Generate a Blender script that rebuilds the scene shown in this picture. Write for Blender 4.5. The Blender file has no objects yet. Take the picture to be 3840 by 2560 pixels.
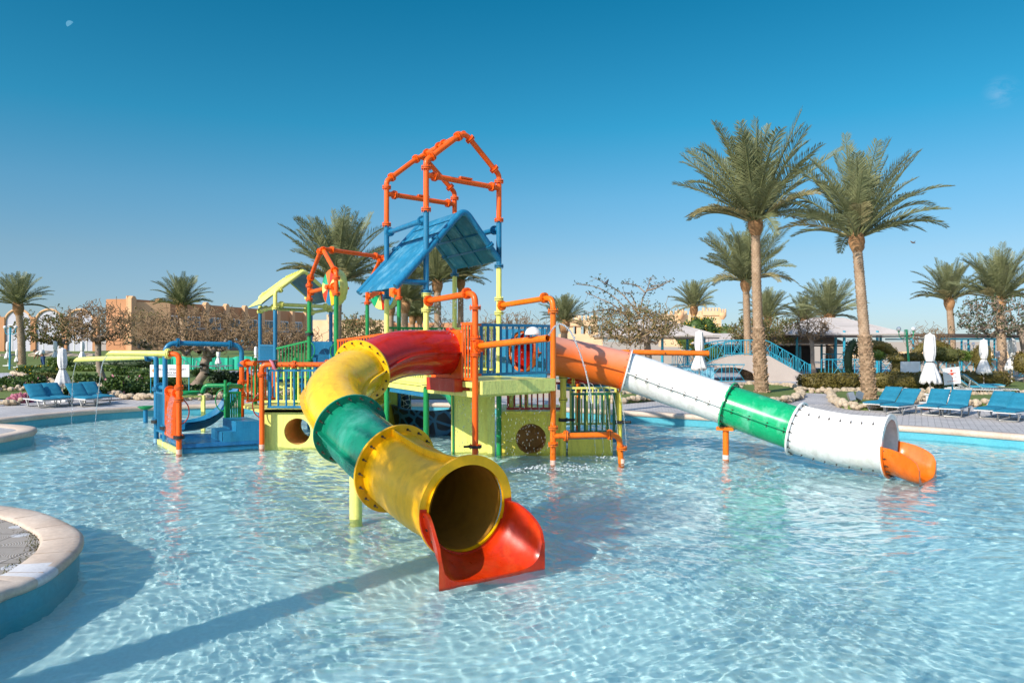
import bpy, bmesh, math, random
import numpy as np
from mathutils import Vector, Matrix, geometry
from math import pi, sin, cos, radians, sqrt, atan2
random.seed(7)
sc = bpy.context.scene
COL = sc.collection
F = 2775.0          # focal length in photo pixels (photo 3840 wide)
EYE = 2.4           # camera height above the water
DZ = 0.27           # deck level
def V(*a): return Vector(a)
def W(x, y, Y): return Vector(((x-1920)*Y/F, Y, EYE-(y-1280)*Y/F))
def G(x, y, z=DZ):
    Y = (EYE-z)*F/(y-1280.0)
    return Vector(((x-1920)*Y/F, Y, z))
# ---------------------------------------------------------------- mesh builder
class MB:
    def __init__(s): s.v=[]; s.f=[]; s.sm=[]; s.mi=[]; s.m=0
    def add(s, vs, fs, smooth=False):
        b=len(s.v); s.v.extend([tuple(v) for v in vs])
        for f in fs:
            s.f.append([i+b for i in f]); s.sm.append(smooth); s.mi.append(s.m)
        return s
    def box(s, c, size, rz=0.0, M=None):
        hx,hy,hz=[k/2 for k in size]
        vs=[Vector((x,y,z)) for z in (-hz,hz) for y in (-hy,hy) for x in (-hx,hx)]
        R=M if M is not None else Matrix.Rotation(rz,3,'Z')
        vs=[R@v+Vector(c) for v in vs]
        return s.add(vs,[(0,2,3,1),(4,5,7,6),(0,1,5,4),(2,6,7,3),(0,4,6,2),(1,3,7,5)])
    def bar(s, p0, p1, w, h, up=Vector((0,0,1))):
        p0=Vector(p0);p1=Vector(p1);d=(p1-p0);L=d.length
        if L<1e-6: return s
        d/=L; x=d.cross(up)
        if x.length<1e-4: x=d.cross(Vector((1,0,0)))
        x.normalize(); z=x.cross(d)
        M=Matrix((x,d,z)).transposed()
        return s.box((p0+p1)/2,(w,L,h),M=M)
    def frames(s, pts, closed=False):
        pts=[Vector(p) for p in pts]; n=len(pts); T=[]
        for i in range(n):
            a=pts[i-1] if (i>0 or closed) else pts[i]; b=pts[(i+1)%n] if (i<n-1 or closed) else pts[i]
            t=(b-a); T.append(t.normalized() if t.length>1e-9 else Vector((0,0,1)))
        up=Vector((0,0,1)) if abs(T[0].z)<.9 else Vector((0,1,0))
        N=(up-T[0]*up.dot(T[0])).normalized(); out=[]
        for i in range(n):
            N=(N-T[i]*N.dot(T[i])); N.normalize()
            out.append((pts[i],T[i],N.copy(),T[i].cross(N)))
        return out
    def tube(s, pts, r, n=12, caps=True, smooth=True):
        fr=s.frames(pts); k=len(fr)
        rr=r if hasattr(r,'__len__') else [r]*k
        vs=[]
        for (p,t,a,b),q in zip(fr,rr):
            for j in range(n):
                w=2*pi*j/n; vs.append(p+a*(q*cos(w))+b*(q*sin(w)))
        fs=[(i*n+j,i*n+(j+1)%n,(i+1)*n+(j+1)%n,(i+1)*n+j) for i in range(k-1) for j in range(n)]
        s.add(vs,fs,smooth)
        if caps:
            s.add(vs[:n],[tuple(range(n-1,-1,-1))]); s.add(vs[-n:],[tuple(range(n))])
        return s
    def cyl(s, p0, p1, r0, r1=None, n=16, caps=True):
        return s.tube([p0,p1],[r0,r0 if r1 is None else r1],n,caps)
    def disc_ring(s, p, d, ri, ro, th, n=40):
        """a flat washer centred on p, axis d"""
        p=Vector(p); d=Vector(d).normalized()
        up=Vector((0,0,1)) if abs(d.z)<.9 else Vector((0,1,0))
        a=(up-d*up.dot(d)).normalized(); b=d.cross(a)
        def ring(r,o): return [p+d*o+a*(r*cos(2*pi*j/n))+b*(r*sin(2*pi*j/n)) for j in range(n)]
        A=ring(ro,-th/2);B=ring(ro,th/2);Cc=ring(ri,th/2);D=ring(ri,-th/2)
        for P,Q,sm in ((A,B,True),(B,Cc,False),(Cc,D,True),(D,A,False)):
            s.add(P+Q,[(j,(j+1)%n,n+(j+1)%n,n+j) for j in range(n)],sm)
        return s
    def lathe(s, prof, c=(0,0,0), n=24, smooth=True, axis=None):
        c=Vector(c); vs=[]
        for r,z in prof:
            for j in range(n): vs.append(Vector((r*cos(2*pi*j/n),r*sin(2*pi*j/n),z)))
        if axis is not None:
            q=Vector((0,0,1)).rotation_difference(Vector(axis).normalized()); vs=[q@v for v in vs]
        vs=[v+c for v in vs]; k=len(prof)
        return s.add(vs,[(i*n+j,i*n+(j+1)%n,(i+1)*n+(j+1)%n,(i+1)*n+j) for i in range(k-1) for j in range(n)],smooth)
    def sphere(s, c, r, n=16, m=10, sx=1, sy=1, sz=1):
        vs=[];c=Vector(c)
        for i in range(m+1):
            a=pi*i/m
            for j in range(n): vs.append(c+Vector((sx*r*sin(a)*cos(2*pi*j/n),sy*r*sin(a)*sin(2*pi*j/n),-sz*r*cos(a))))
        return s.add(vs,[(i*n+j,i*n+(j+1)%n,(i+1)*n+(j+1)%n,(i+1)*n+j) for i in range(m) for j in range(n)],True)
    def prism(s, poly, z0, z1):
        """vertical prism over a 2D polygon (counter-clockwise)"""
        n=len(poly); A=[Vector((p[0],p[1],z0)) for p in poly]; B=[Vector((p[0],p[1],z1)) for p in poly]
        tri=geometry.tessellate_polygon([[Vector((p[0],p[1],0)) for p in poly]])
        s.add(B,[t if (B[t[1]]-B[t[0]]).cross(B[t[2]]-B[t[0]]).z>0 else t[::-1] for t in tri])
        s.add(A,[t if (A[t[1]]-A[t[0]]).cross(A[t[2]]-A[t[0]]).z<0 else t[::-1] for t in tri])
        for i in range(n):
            j=(i+1)%n; s.add([A[i],A[j],B[j],B[i]],[(0,1,2,3)])
        return s
    def slab(s, pts, n, th):
        """planar polygon (3D points) thickened along n by th"""
        n=Vector(n).normalized(); A=[Vector(p) for p in pts]; B=[p+n*th for p in A]; k=len(A)
        s.add(A,[tuple(range(k-1,-1,-1))]); s.add(B,[tuple(range(k))])
        for i in range(k):
            j=(i+1)%k; s.add([A[i],A[j],B[j],B[i]],[(0,1,2,3)])
        return s
    def grid(s, P, smooth=True, flip=False):
        r=len(P);c=len(P[0]); vs=[p for row in P for p in row]
        fs=[]
        for i in range(r-1):
            for j in range(c-1):
                q=(i*c+j,i*c+j+1,(i+1)*c+j+1,(i+1)*c+j); fs.append(q[::-1] if flip else q)
        return s.add(vs,fs,smooth)
    def build(s, name, mat, parent=None, **kw):
        me=bpy.data.meshes.new(name)
        o0=origin(parent)
        vs=[(v[0]-o0[0],v[1]-o0[1],v[2]-o0[2]) for v in s.v]
        me.from_pydata(vs,[],s.f)
        me.polygons.foreach_set('use_smooth',s.sm)
        mats=mat if isinstance(mat,(list,tuple)) else [mat]
        for m in mats: me.materials.append(m)
        if len(mats)>1: me.polygons.foreach_set('material_index',s.mi)
        me.update()
        o=bpy.data.objects.new(name,me); COL.objects.link(o)
        if parent is not None: o.parent=parent
        for k,v in kw.items(): o[k]=v
        return o
ORI={}
def origin(p):
    if p is None: return (0,0,0)
    return ORI.get(p.name,(0,0,0))
def tag(o, label=None, cat=None, group=None, kind=None):
    if label: o['label']=label
    if cat: o['category']=cat
    if group: o['group']=group
    if kind: o['kind']=kind
    return o
def thing(name, label, cat, loc=(0,0,0), group=None, rz=0.0):
    o=bpy.data.objects.new(name,None); COL.objects.link(o); o.location=loc; o.rotation_euler=(0,0,rz)
    o.empty_display_size=.2
    ORI[o.name]=(0,0,0) if rz else tuple(loc)
    return tag(o,label,cat,group)
def sub(parent_obj):
    """register a part so that its children are built in the same space"""
    ORI[parent_obj.name]=origin(parent_obj.parent); return parent_obj
def children_of(o): return list(o.children)
def copy_tree(o, parent=None):
    c=o.copy(); COL.objects.link(c)
    if parent is not None: c.parent=parent
    for k in children_of(o): copy_tree(k,c)
    return c
def fillet(pts, rad, n=6):
    pts=[Vector(p) for p in pts]; out=[pts[0]]
    for i in range(1,len(pts)-1):
        a,b,c=pts[i-1],pts[i],pts[i+1]; u=(a-b).normalized(); w=(c-b).normalized()
        q=min(rad,(a-b).length*.45,(c-b).length*.45); p0=b+u*q; p1=b+w*q
        for k in range(n+1):
            t=k/n; out.append(p0*(1-t)**2+b*2*t*(1-t)+p1*t*t)
    out.append(pts[-1]); return out
def catmull(pts, n=10):
    pts=[Vector(p) for p in pts]; P=[pts[0]*2-pts[1]]+pts+[pts[-1]*2-pts[-2]]; out=[]
    for i in range(1,len(P)-2):
        for k in range(n):
            t=k/n; a,b,c,d=P[i-1],P[i],P[i+1],P[i+2]
            out.append(.5*((2*b)+(c-a)*t+(2*a-5*b+4*c-d)*t*t+(3*b-a-3*c+d)*t**3))
    out.append(pts[-1]); return out
# ---------------------------------------------------------------- materials
def newmat(name):
    m=bpy.data.materials.new(name); m.use_nodes=True
    nt=m.node_tree; return m,nt,nt.nodes['Principled BSDF'],nt.nodes['Material Output']
def N(nt,t,**kw):
    n=nt.nodes.new(t)
    for k,v in kw.items():
        if k.startswith('i_'): n.inputs[k[2:].replace('_',' ')].default_value=v
        else: setattr(n,k,v)
    return n
def L(nt,a,b): nt.links.new(a,b)
def c4(c): return (c[0],c[1],c[2],1.0)
def ramp(nt,fac,stops):
    r=N(nt,'ShaderNodeValToRGB'); e=r.color_ramp.elements
    while len(e)<len(stops): e.new(.5)
    for q,(p,c) in zip(e,stops): q.position=p; q.color=c4(c) if len(c)==3 else c
    L(nt,fac,r.inputs[0]); return r.outputs[0]
def mixc(nt,fac,a,b,mode='MIX'):
    m=N(nt,'ShaderNodeMix',data_type='RGBA',blend_type=mode)
    for sock,val in ((m.inputs[0],fac),(m.inputs[6],a),(m.inputs[7],b)):
        if hasattr(val,'is_linked'): L(nt,val,sock)
        else: sock.default_value=c4(val) if isinstance(val,(tuple,list)) else val
    return m.outputs[2]
def noise(nt,vec,scale,detail=4,rough=.55,dist=0.0):
    n=N(nt,'ShaderNodeTexNoise'); n.inputs['Scale'].default_value=scale; n.inputs['Detail'].default_value=detail
    n.inputs['Roughness'].default_value=rough; n.inputs['Distortion'].default_value=dist
    if vec is not None: L(nt,vec,n.inputs['Vector'])
    return n.outputs['Fac']
def bump(nt,b,h,strength=.3,dist=.02):
    n=N(nt,'ShaderNodeBump'); n.inputs['Strength'].default_value=strength; n.inputs['Distance'].default_value=dist
    L(nt,h,n.inputs['Height']); L(nt,n.outputs[0],b.inputs['Normal'])
def mapped(nt,scale=(1,1,1),rot=(0,0,0)):
    tc=N(nt,'ShaderNodeTexCoord'); mp=N(nt,'ShaderNodeMapping'); mp.inputs['Scale'].default_value=scale; mp.inputs['Rotation'].default_value=rot
    L(nt,tc.outputs['Object'],mp.inputs[0]); return mp.outputs[0]
def paint(name,c,rough=.35,wear=None,wear_amt=.5,chips=.0,var=.12,coat=.12,streak=1.0,bumpy=.05,scale=2.0):
    m,nt,b,_=newmat(name)
    v=mapped(nt,(1,1,.35*streak if streak else 1))
    n1=noise(nt,v,scale*1.6,6,.6)
    dark=tuple(k*(1-var) for k in c); lite=tuple(min(1,k*(1+var)) for k in c)
    col=ramp(nt,n1,[(.3,dark),(.7,lite)])
    if wear:
        n2=noise(nt,v,scale*2.3,8,.65,.3)
        w=ramp(nt,n2,[(.5,(0,0,0)),(.72,(wear_amt,)*3)])
        col=mixc(nt,w,col,wear)
    g1=noise(nt,mapped(nt,(5,5,.55)),scale*1.5,5,.65); g2=noise(nt,mapped(nt),scale*14,4,.6)
    col=mixc(nt,.85,col,ramp(nt,g1,[(.28,(.74,.73,.70)),(.5,(1,1,1))]),'MULTIPLY')
    col=mixc(nt,.7,col,ramp(nt,g2,[(.3,(.86,.85,.84)),(.62,(1.04,1.04,1.04))]),'MULTIPLY')
    if chips:
        n3=noise(nt,mapped(nt),scale*9,3,.5)
        w=ramp(nt,n3,[(1-chips,(0,0,0)),(1-chips+.03,(1,1,1))])
        col=mixc(nt,w,col,(.30,.22,.15))
    L(nt,col,b.inputs['Base Color'])
    r=ramp(nt,noise(nt,v,scale*4,5),[(.3,(rough*.75,)*3),(.75,(min(1,rough*1.5),)*3)])
    L(nt,r,b.inputs['Roughness'])
    b.inputs['Specular IOR Level'].default_value=.34
    b.inputs['Coat Weight'].default_value=coat; b.inputs['Coat Roughness'].default_value=.15
    if bumpy: bump(nt,b,noise(nt,mapped(nt),scale*18,4),bumpy,.01)
    return m
def plain(name,c,rough=.6,metal=0.0,spec=.5):
    m,nt,b,_=newmat(name)
    v=mapped(nt); col=ramp(nt,noise(nt,v,3,5),[(.3,tuple(k*.85 for k in c)),(.7,tuple(min(1,k*1.12) for k in c))])
    L(nt,col,b.inputs['Base Color']); b.inputs['Roughness'].default_value=rough; b.inputs['Metallic'].default_value=metal
    b.inputs['Specular IOR Level'].default_value=spec
    return m
M={}
M['orange']=paint('orange_paint',(.86,.112,.0015),.42,wear=(.80,.22,.05),wear_amt=.2,var=.10,chips=.27)
M['orange_lite']=paint('light_orange_paint',(.88,.17,.004),.35,wear=(.86,.32,.08),wear_amt=.2,var=.10)
M['blue']=paint('blue_paint',(.011,.165,.315),.35,wear=(.05,.28,.44),wear_amt=.35,var=.15,chips=.26)
M['blue_roof']=paint('weathered_blue_sheet',(.018,.19,.33),.45,wear=(.22,.48,.60),wear_amt=.75,var=.2,streak=1,scale=1.6,coat=.1)
M['blue_deck']=paint('wet_blue_deck',(.012,.13,.32),.2,wear=(.05,.28,.5),wear_amt=.3,var=.2)
M['yellow']=paint('pale_yellow_paint',(.82,.80,.20),.35,wear=(.8,.74,.36),wear_amt=.3,var=.07,chips=.27)
M['yellow_shade']=paint('shaded_yellow_paint',(.74,.62,.08),.45,wear=(.54,.46,.10),wear_amt=.4,var=.15)  # the pale yellow paint again, with shade put into its colour
M['green']=paint('green_paint',(.008,.25,.065),.33,wear=(.05,.42,.16),wear_amt=.3,var=.12,chips=.26)
M['green_dark']=paint('dark_green_paint',(.006,.12,.05),.35,var=.12)
M['red']=paint('red_fibreglass',(.56,.016,.006),.16,wear=(.66,.07,.01),wear_amt=.25,var=.10,coat=.06,scale=.9,bumpy=.02)
M['gold']=paint('yellow_fibreglass',(.86,.50,.012),.25,wear=(.78,.34,.01),wear_amt=.45,var=.08,coat=.4,scale=.8,bumpy=.02)
M['ochre']=paint('ochre_fibreglass',(.88,.44,.002),.34,wear=(.90,.56,.03),wear_amt=.3,var=.08,coat=.05,scale=.8,bumpy=.02)
M['gold_in']=paint('brown_inner_shell',(.30,.135,.012),.5,var=.15,coat=0,scale=.8,bumpy=.02)  # inner shell coloured browner and darker than the outside
M['teal']=paint('green_fibreglass',(.004,.19,.105),.27,wear=(.10,.38,.29),wear_amt=.6,var=.2,coat=.2,scale=1.2,bumpy=.02)
M['emerald']=paint('emerald_fibreglass',(.005,.36,.14),.22,wear=(.20,.58,.40),wear_amt=.75,var=.12,coat=.2,scale=1.2,bumpy=.02)
M['white']=paint('white_fibreglass',(.78,.77,.74),.25,wear=(.66,.62,.48),wear_amt=.5,var=.05,coat=.35,scale=.9,bumpy=.02)
M['lip_red']=paint('red_orange_fibreglass',(.60,.030,.002),.32,wear=(.74,.14,.03),wear_amt=.4,var=.14,coat=.2,scale=1.5)
M['lip_orange']=paint('orange_fibreglass',(.82,.155,.003),.3,wear=(.86,.28,.06),wear_amt=.35,var=.12,coat=.2,scale=1.5)
M['black']=plain('black_rubber',(.012,.012,.012),.6)
M['rust']=plain('rusty_steel',(.055,.035,.022),.7,.3)
M['steel']=plain('dull_steel',(.45,.45,.43),.4,.8)
M['whitepaint']=plain('white_plastic',(.78,.78,.76),.4)
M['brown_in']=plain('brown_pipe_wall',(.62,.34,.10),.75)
M['turq']=paint('turquoise_metal_paint',(.02,.30,.43),.4,wear=(.2,.5,.6),wear_amt=.3)
M['maroon']=paint('maroon_paint',(.32,.022,.012),.35,var=.1)
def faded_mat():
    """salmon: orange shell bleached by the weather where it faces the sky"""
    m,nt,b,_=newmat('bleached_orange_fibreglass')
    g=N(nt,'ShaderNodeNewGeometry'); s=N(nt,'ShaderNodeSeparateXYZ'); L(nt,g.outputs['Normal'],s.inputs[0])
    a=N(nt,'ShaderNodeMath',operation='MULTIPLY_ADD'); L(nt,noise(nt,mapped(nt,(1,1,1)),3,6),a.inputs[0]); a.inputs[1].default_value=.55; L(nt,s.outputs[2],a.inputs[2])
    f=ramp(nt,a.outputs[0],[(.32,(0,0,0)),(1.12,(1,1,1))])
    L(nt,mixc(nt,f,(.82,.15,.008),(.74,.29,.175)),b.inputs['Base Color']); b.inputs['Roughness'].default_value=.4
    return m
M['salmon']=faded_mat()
def cell_mat(name,cell,line,scale,width=.06):
    m,nt,b,_=newmat(name)
    v=N(nt,'ShaderNodeTexVoronoi',feature='DISTANCE_TO_EDGE'); v.inputs['Scale'].default_value=scale; L(nt,mapped(nt),v.inputs['Vector'])
    L(nt,ramp(nt,v.outputs['Distance'],[(width*.8,line),(width,cell)]),b.inputs['Base Color']); b.inputs['Roughness'].default_value=.4
    return m
M['mosaic_white']=cell_mat('cell_mosaic',(.008,.022,.018),(.75,.75,.55),7,.05)
M['mosaic_blue']=cell_mat('blue_cell_mosaic',(.008,.012,.03),(.03,.13,.27),3.2,.11)
def pavers(name,a,bcol,mort,sx,sy,rot=0,big=.5):
    m,nt,b,_=newmat(name)
    v=mapped(nt,(1,1,1),(0,0,rot))
    br=N(nt,'ShaderNodeTexBrick'); br.offset=.5
    br.inputs['Scale'].default_value=1; br.inputs['Brick Width'].default_value=sx; br.inputs['Row Height'].default_value=sy
    br.inputs['Mortar Size'].default_value=.011; br.inputs['Mortar Smooth'].default_value=.3
    br.inputs['Color1'].default_value=c4(a); br.inputs['Color2'].default_value=c4(bcol); br.inputs['Mortar'].default_value=c4(mort)
    dv=N(nt,'ShaderNodeVectorMath',operation='ADD')
    nz=N(nt,'ShaderNodeTexNoise'); nz.inputs['Scale'].default_value=6; L(nt,v,nz.inputs['Vector'])
    sc_=N(nt,'ShaderNodeVectorMath',operation='SCALE'); sc_.inputs['Scale'].default_value=.05; L(nt,nz.outputs['Color'],sc_.inputs[0])
    L(nt,v,dv.inputs[0]); L(nt,sc_.outputs[0],dv.inputs[1]); L(nt,dv.outputs[0],br.inputs['Vector'])
    n1=noise(nt,v,big,6,.6); n2=noise(nt,v,40,3)
    col=mixc(nt,.8,br.outputs['Color'],ramp(nt,n1,[(.3,(.72,.72,.72)),(.7,(1.15,1.13,1.1))]),'MULTIPLY')
    col=mixc(nt,.5,col,ramp(nt,n2,[(.3,(.8,.8,.8)),(.7,(1.1,1.1,1.1))]),'MULTIPLY')
    L(nt,col,b.inputs['Base Color']); b.inputs['Roughness'].default_value=.8
    bump(nt,b,br.outputs['Fac'],-.4,.01)
    return m
M['deck']=pavers('grey_deck_pavers',(.47,.445,.43),(.56,.53,.51),(.17,.16,.15),.30,.15,.5)
M['path']=pavers('path_pavers',(.42,.41,.42),(.54,.53,.54),(.2,.19,.19),.34,.17,.2)
def sandy(name,a,bcol,scale=.6,rough=.9,bm=.3,fine=30):
    m,nt,b,_=newmat(name); v=mapped(nt)
    n1=noise(nt,v,scale,8,.65); n2=noise(nt,v,fine,6,.7)
    col=ramp(nt,n1,[(.3,a),(.7,bcol)])
    col=mixc(nt,.6,col,ramp(nt,n2,[(.3,(.7,.7,.7)),(.7,(1.15,1.15,1.15))]),'MULTIPLY')
    L(nt,col,b.inputs['Base Color']); b.inputs['Roughness'].default_value=rough; bump(nt,b,n2,bm,.02); return m
M['sand']=sandy('sandy_ground',(.52,.40,.28),(.62,.49,.35),.3)
M['lawn']=sandy('lawn_grass',(.085,.14,.022),(.16,.20,.04),1.2,.95,.9,60)
M['coping']=sandy('beige_stone',(.50,.37,.27),(.66,.54,.43),2.2,.55,.12,22)
M['coping_w']=sandy('white_stone',(.58,.56,.56),(.70,.68,.66),4,.5,.15,30)
M['rock']=sandy('rock_stone',(.36,.27,.17),(.58,.47,.34),2.5,.9,.5,12)
M['stucco']=sandy('shaded_orange_stucco',(.47,.225,.105),(.56,.28,.135),.4,.9,.15,30)  # darker stucco copy: shade on the long hotel facade is in the colour
M['stucco_lit']=sandy('lit_orange_stucco',(.64,.375,.195),(.72,.44,.24),.4,.9,.15,30)  # lighter stucco copy: sunlight on end wall and pilasters is in the colour
M['stucco_sand']=sandy('sand_stucco',(.70,.47,.26),(.80,.58,.36),.5,.9,.15,30)
M['white_wall']=sandy('white_wall',(.46,.46,.52),(.54,.54,.60),.5,.8,.05,20)
M['concrete']=sandy('beige_render',(.45,.38,.33),(.54,.46,.40),.7,.85,.1,25)
M['step']=sandy('step_stone',(.55,.44,.33),(.66,.54,.42),1.5,.8,.1,25)
M['island_wall']=sandy('blue_island_wall',(.04,.29,.38),(.06,.35,.43),1.0,.4,.05,20)
M['pool_wall']=sandy('turquoise_pool_wall',(.07,.36,.45),(.10,.42,.50),1.0,.4,.05,20)
M['pool_floor']=sandy('pale_blue_pool_floor',(.41,.625,.63),(.47,.67,.67),.5,.5,.05,25)
M['cushion']=sandy('blue_cushion',(.004,.155,.245),(.010,.20,.31),2,.75,.25,14)
M['cushion_teal']=sandy('teal_cushion',(.03,.25,.34),(.05,.32,.42),2,.75,.25,14)
M['cloth']=sandy('white_canvas',(.74,.72,.69),(.83,.81,.78),3,.85,.2,12)
M['green_net']=sandy('green_shade_net',(.012,.42,.26),(.03,.52,.34),.8,.8,.2,15)
M['shingle']=pavers('grey_roof_shingles',(.54,.48,.43),(.63,.56,.51),(.38,.33,.29),2.2,.28,0,.3)
M['slat']=plain('dark_slats',(.06,.045,.04),.8)
M['trunk']=sandy('palm_trunk_bark',(.30,.19,.11),(.50,.36,.24),3,.95,.8,10)
M['trunk_rough']=sandy('rough_palm_bark',(.22,.135,.075),(.42,.29,.18),4,.95,1.0,8)
M['boot']=sandy('palm_leaf_bases',(.30,.14,.055),(.46,.26,.12),4,.95,.8,12)
M['bark']=sandy('grey_brown_bark',(.20,.145,.105),(.34,.265,.20),4,.95,.6,14)
M['twig']=sandy('dry_twigs',(.15,.092,.046),(.32,.21,.11),.8,.95,.3,3)
M['twig_gold']=sandy('golden_twigs',(.24,.16,.075),(.36,.25,.13),.8,.95,.3,3)
def leafmat(name,a,bcol,tr=.25,rough=.5,scale=1.5):
    m,nt,b,out=newmat(name); v=mapped(nt)
    n1=noise(nt,v,scale,6,.7)
    col=ramp(nt,n1,[(.3,a),(.7,bcol)])
    L(nt,col,b.inputs['Base Color']); b.inputs['Roughness'].default_value=rough
    t=N(nt,'ShaderNodeBsdfTranslucent'); L(nt,col,t.inputs[0]); mx=N(nt,'ShaderNodeMixShader'); mx.inputs[0].default_value=tr
    L(nt,b.outputs[0],mx.inputs[1]); L(nt,t.outputs[0],mx.inputs[2]); L(nt,mx.outputs[0],out.inputs[0]); return m
M['palm']=leafmat('palm_leaf',(.135,.16,.066),(.30,.31,.15),.25,.42,2.5)
M['palm_dry']=leafmat('dry_palm_leaf',(.22,.19,.08),(.36,.31,.14),.15,.7,2)
M['palm_stalk']=leafmat('palm_stalk',(.13,.15,.055),(.22,.23,.10),.1,.5)
M['leaf']=leafmat('bush_leaf',(.03,.075,.014),(.105,.165,.03),.2,.5,3)
M['leaf_lite']=leafmat('light_bush_leaf',(.06,.12,.012),(.15,.21,.03),.25,.5,3)
M['leaf_olive']=leafmat('olive_leaf',(.075,.085,.018),(.17,.165,.04),.25,.6,2)
M['leaf_hedge']=leafmat('dry_hedge_leaf',(.09,.07,.014),(.19,.15,.03),.2,.6,3)
M['leaf_dark']=leafmat('dark_feather_leaf',(.024,.055,.018),(.07,.10,.035),.2,.5,3)
M['flower_y']=leafmat('yellow_petal',(.75,.42,.005),(.85,.55,.02),.3)
M['flower_p']=leafmat('pink_petal',(.55,.16,.25),(.75,.35,.4),.3)
def water_drop_mat():
    m,nt,b,out=newmat('falling_water'); b.inputs['Base Color'].default_value=(.9,.96,1,1); b.inputs['Roughness'].default_value=.08
    b.inputs['Transmission Weight'].default_value=.85; b.inputs['IOR'].default_value=1.33; return m
M['drop']=water_drop_mat()
M['foam']=plain('white_foam',(.8,.86,.88),.5)
# ---------------------------------------------------------------- camera, sun, sky
cd=bpy.data.cameras.new('camera'); cam=bpy.data.objects.new('camera',cd); COL.objects.link(cam)
cam.location=(0,0,EYE); cam.rotation_euler=(pi/2,0,0); cd.lens=F/3840*36; cd.clip_end=6000; cd.clip_start=.05; sc.camera=cam
SUN_AZ=Vector((-.68,-.73)).normalized(); SUN_EL=radians(32)
sd=Vector((SUN_AZ.x*cos(SUN_EL),SUN_AZ.y*cos(SUN_EL),sin(SUN_EL)))
sl=bpy.data.lights.new('sun','SUN'); sl.energy=4.5; sl.angle=radians(.5); sl.color=(1,.93,.83)
so=bpy.data.objects.new('sun',sl); COL.objects.link(so); so.rotation_euler=sd.to_track_quat('Z','Y').to_euler(); so.location=(-20,-20,30)
sl.cycles.is_caustics_light=True
w=bpy.data.worlds.new('World'); sc.world=w; w.use_nodes=True; nt=w.node_tree
sky=N(nt,'ShaderNodeTexSky',sky_type='NISHITA'); sky.sun_disc=False; sky.sun_elevation=SUN_EL; sky.sun_rotation=atan2(SUN_AZ.x,SUN_AZ.y)
sky.air_density=1.0; sky.dust_density=.15; sky.ozone_density=3.0; sky.altitude=0
bgn=nt.nodes['Background']; tc=N(nt,'ShaderNodeTexCoord'); sx=N(nt,'ShaderNodeSeparateXYZ'); L(nt,tc.outputs['Generated'],sx.inputs[0])
tint=ramp(nt,sx.outputs[2],[(0,(.41,.52,.74)),(.055,(.44,.56,.73)),(.109,(.48,.61,.68)),(.187,(.36,.685,.745)),(.274,(.135,.71,.77)),(.42,(.045,.63,.70)),(.58,(1.5,1.65,1.7)),(1,(1.75,1.85,1.9))])
dt=N(nt,'ShaderNodeVectorMath',operation='DOT_PRODUCT'); L(nt,tc.outputs['Generated'],dt.inputs[0]); dt.inputs[1].default_value=(SUN_AZ.x,SUN_AZ.y,0)
near_sun=ramp(nt,dt.outputs['Value'],[(.02,(0,0,0)),(.45,(1,1,1))])   # the sky round the sun is paler than the sky opposite
clear=mixc(nt,1.0,sky.outputs[0],mixc(nt,near_sun,tint,(1.45,1.38,1.33)),'MULTIPLY')
# one faint wisp of cloud, low in the right half of the sky
wd=Vector(((3755-1920)/F,1,(1280-345)/F)).normalized(); ds=N(nt,'ShaderNodeVectorMath',operation='DISTANCE'); L(nt,tc.outputs['Generated'],ds.inputs[0]); ds.inputs[1].default_value=wd
mpw=N(nt,'ShaderNodeMapping'); mpw.inputs['Scale'].default_value=(1,1,2.2); L(nt,tc.outputs['Generated'],mpw.inputs[0])
wm=N(nt,'ShaderNodeMath',operation='MULTIPLY'); L(nt,ramp(nt,ds.outputs['Value'],[(.0,(1,1,1)),(.020,(0,0,0))]),wm.inputs[0]); L(nt,ramp(nt,noise(nt,mpw.outputs[0],38,6,.65,.6),[(.42,(0,0,0)),(.75,(.28,.28,.28))]),wm.inputs[1])
L(nt,mixc(nt,wm.outputs[0],clear,(4.0,4.9,6.2)),bgn.inputs[0]); bgn.inputs[1].default_value=.119
sc.view_settings.view_transform='Standard'; sc.view_settings.look='None'; sc.view_settings.exposure=.36; sc.view_settings.gamma=1
sc.cycles.max_bounces=8; sc.cycles.transparent_max_bounces=8; sc.cycles.transmission_bounces=6; sc.cycles.sample_clamp_indirect=6; sc.cycles.sample_clamp_direct=0
# ---------------------------------------------------------------- pool, deck, ground
OUT=[(16,-6),(17,4),(16,10),(13.6,14.3),(11.5,16.6),(9.7,18.4),(6.5,20.3),(3.3,22.4),(0,24.4),(-4,25.5),(-8,25.2),(-10,24.7),(-11.6,24.0),(-12.8,22.8),(-13.4,21.6),(-13.9,20.3),(-14.6,19.7),
     (-14.5,19.2),(-13.05,18.86),(-11.9,18.3),(-11.4,17.6),(-11.3,17.0),(-11.3,16.2),(-11.7,15.2),(-13,14),(-16,12.5),(-17,10),(-17,2),(-16,-6)]
def smooth_closed(P,n=5):
    P=[Vector((p[0],p[1],0)) for p in P]; k=len(P); o=[]
    for i in range(k):
        a,b,c,d=P[i-1],P[i],P[(i+1)%k],P[(i+2)%k]
        for q in range(n):
            t=q/n; o.append(.5*((2*b)+(c-a)*t+(2*a-5*b+4*c-d)*t*t+(3*b-a-3*c+d)*t**3))
    return o
OUTS=smooth_closed(OUT,5)
def offset(P,d):
    o=[];k=len(P)
    for i in range(k):
        t=(P[(i+1)%k]-P[i-1]).normalized(); o.append(P[i]+Vector((t.y,-t.x,0))*d)
    return o
def struct(mb,name,mat): return tag(mb.build(name,mat),kind='structure')
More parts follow.
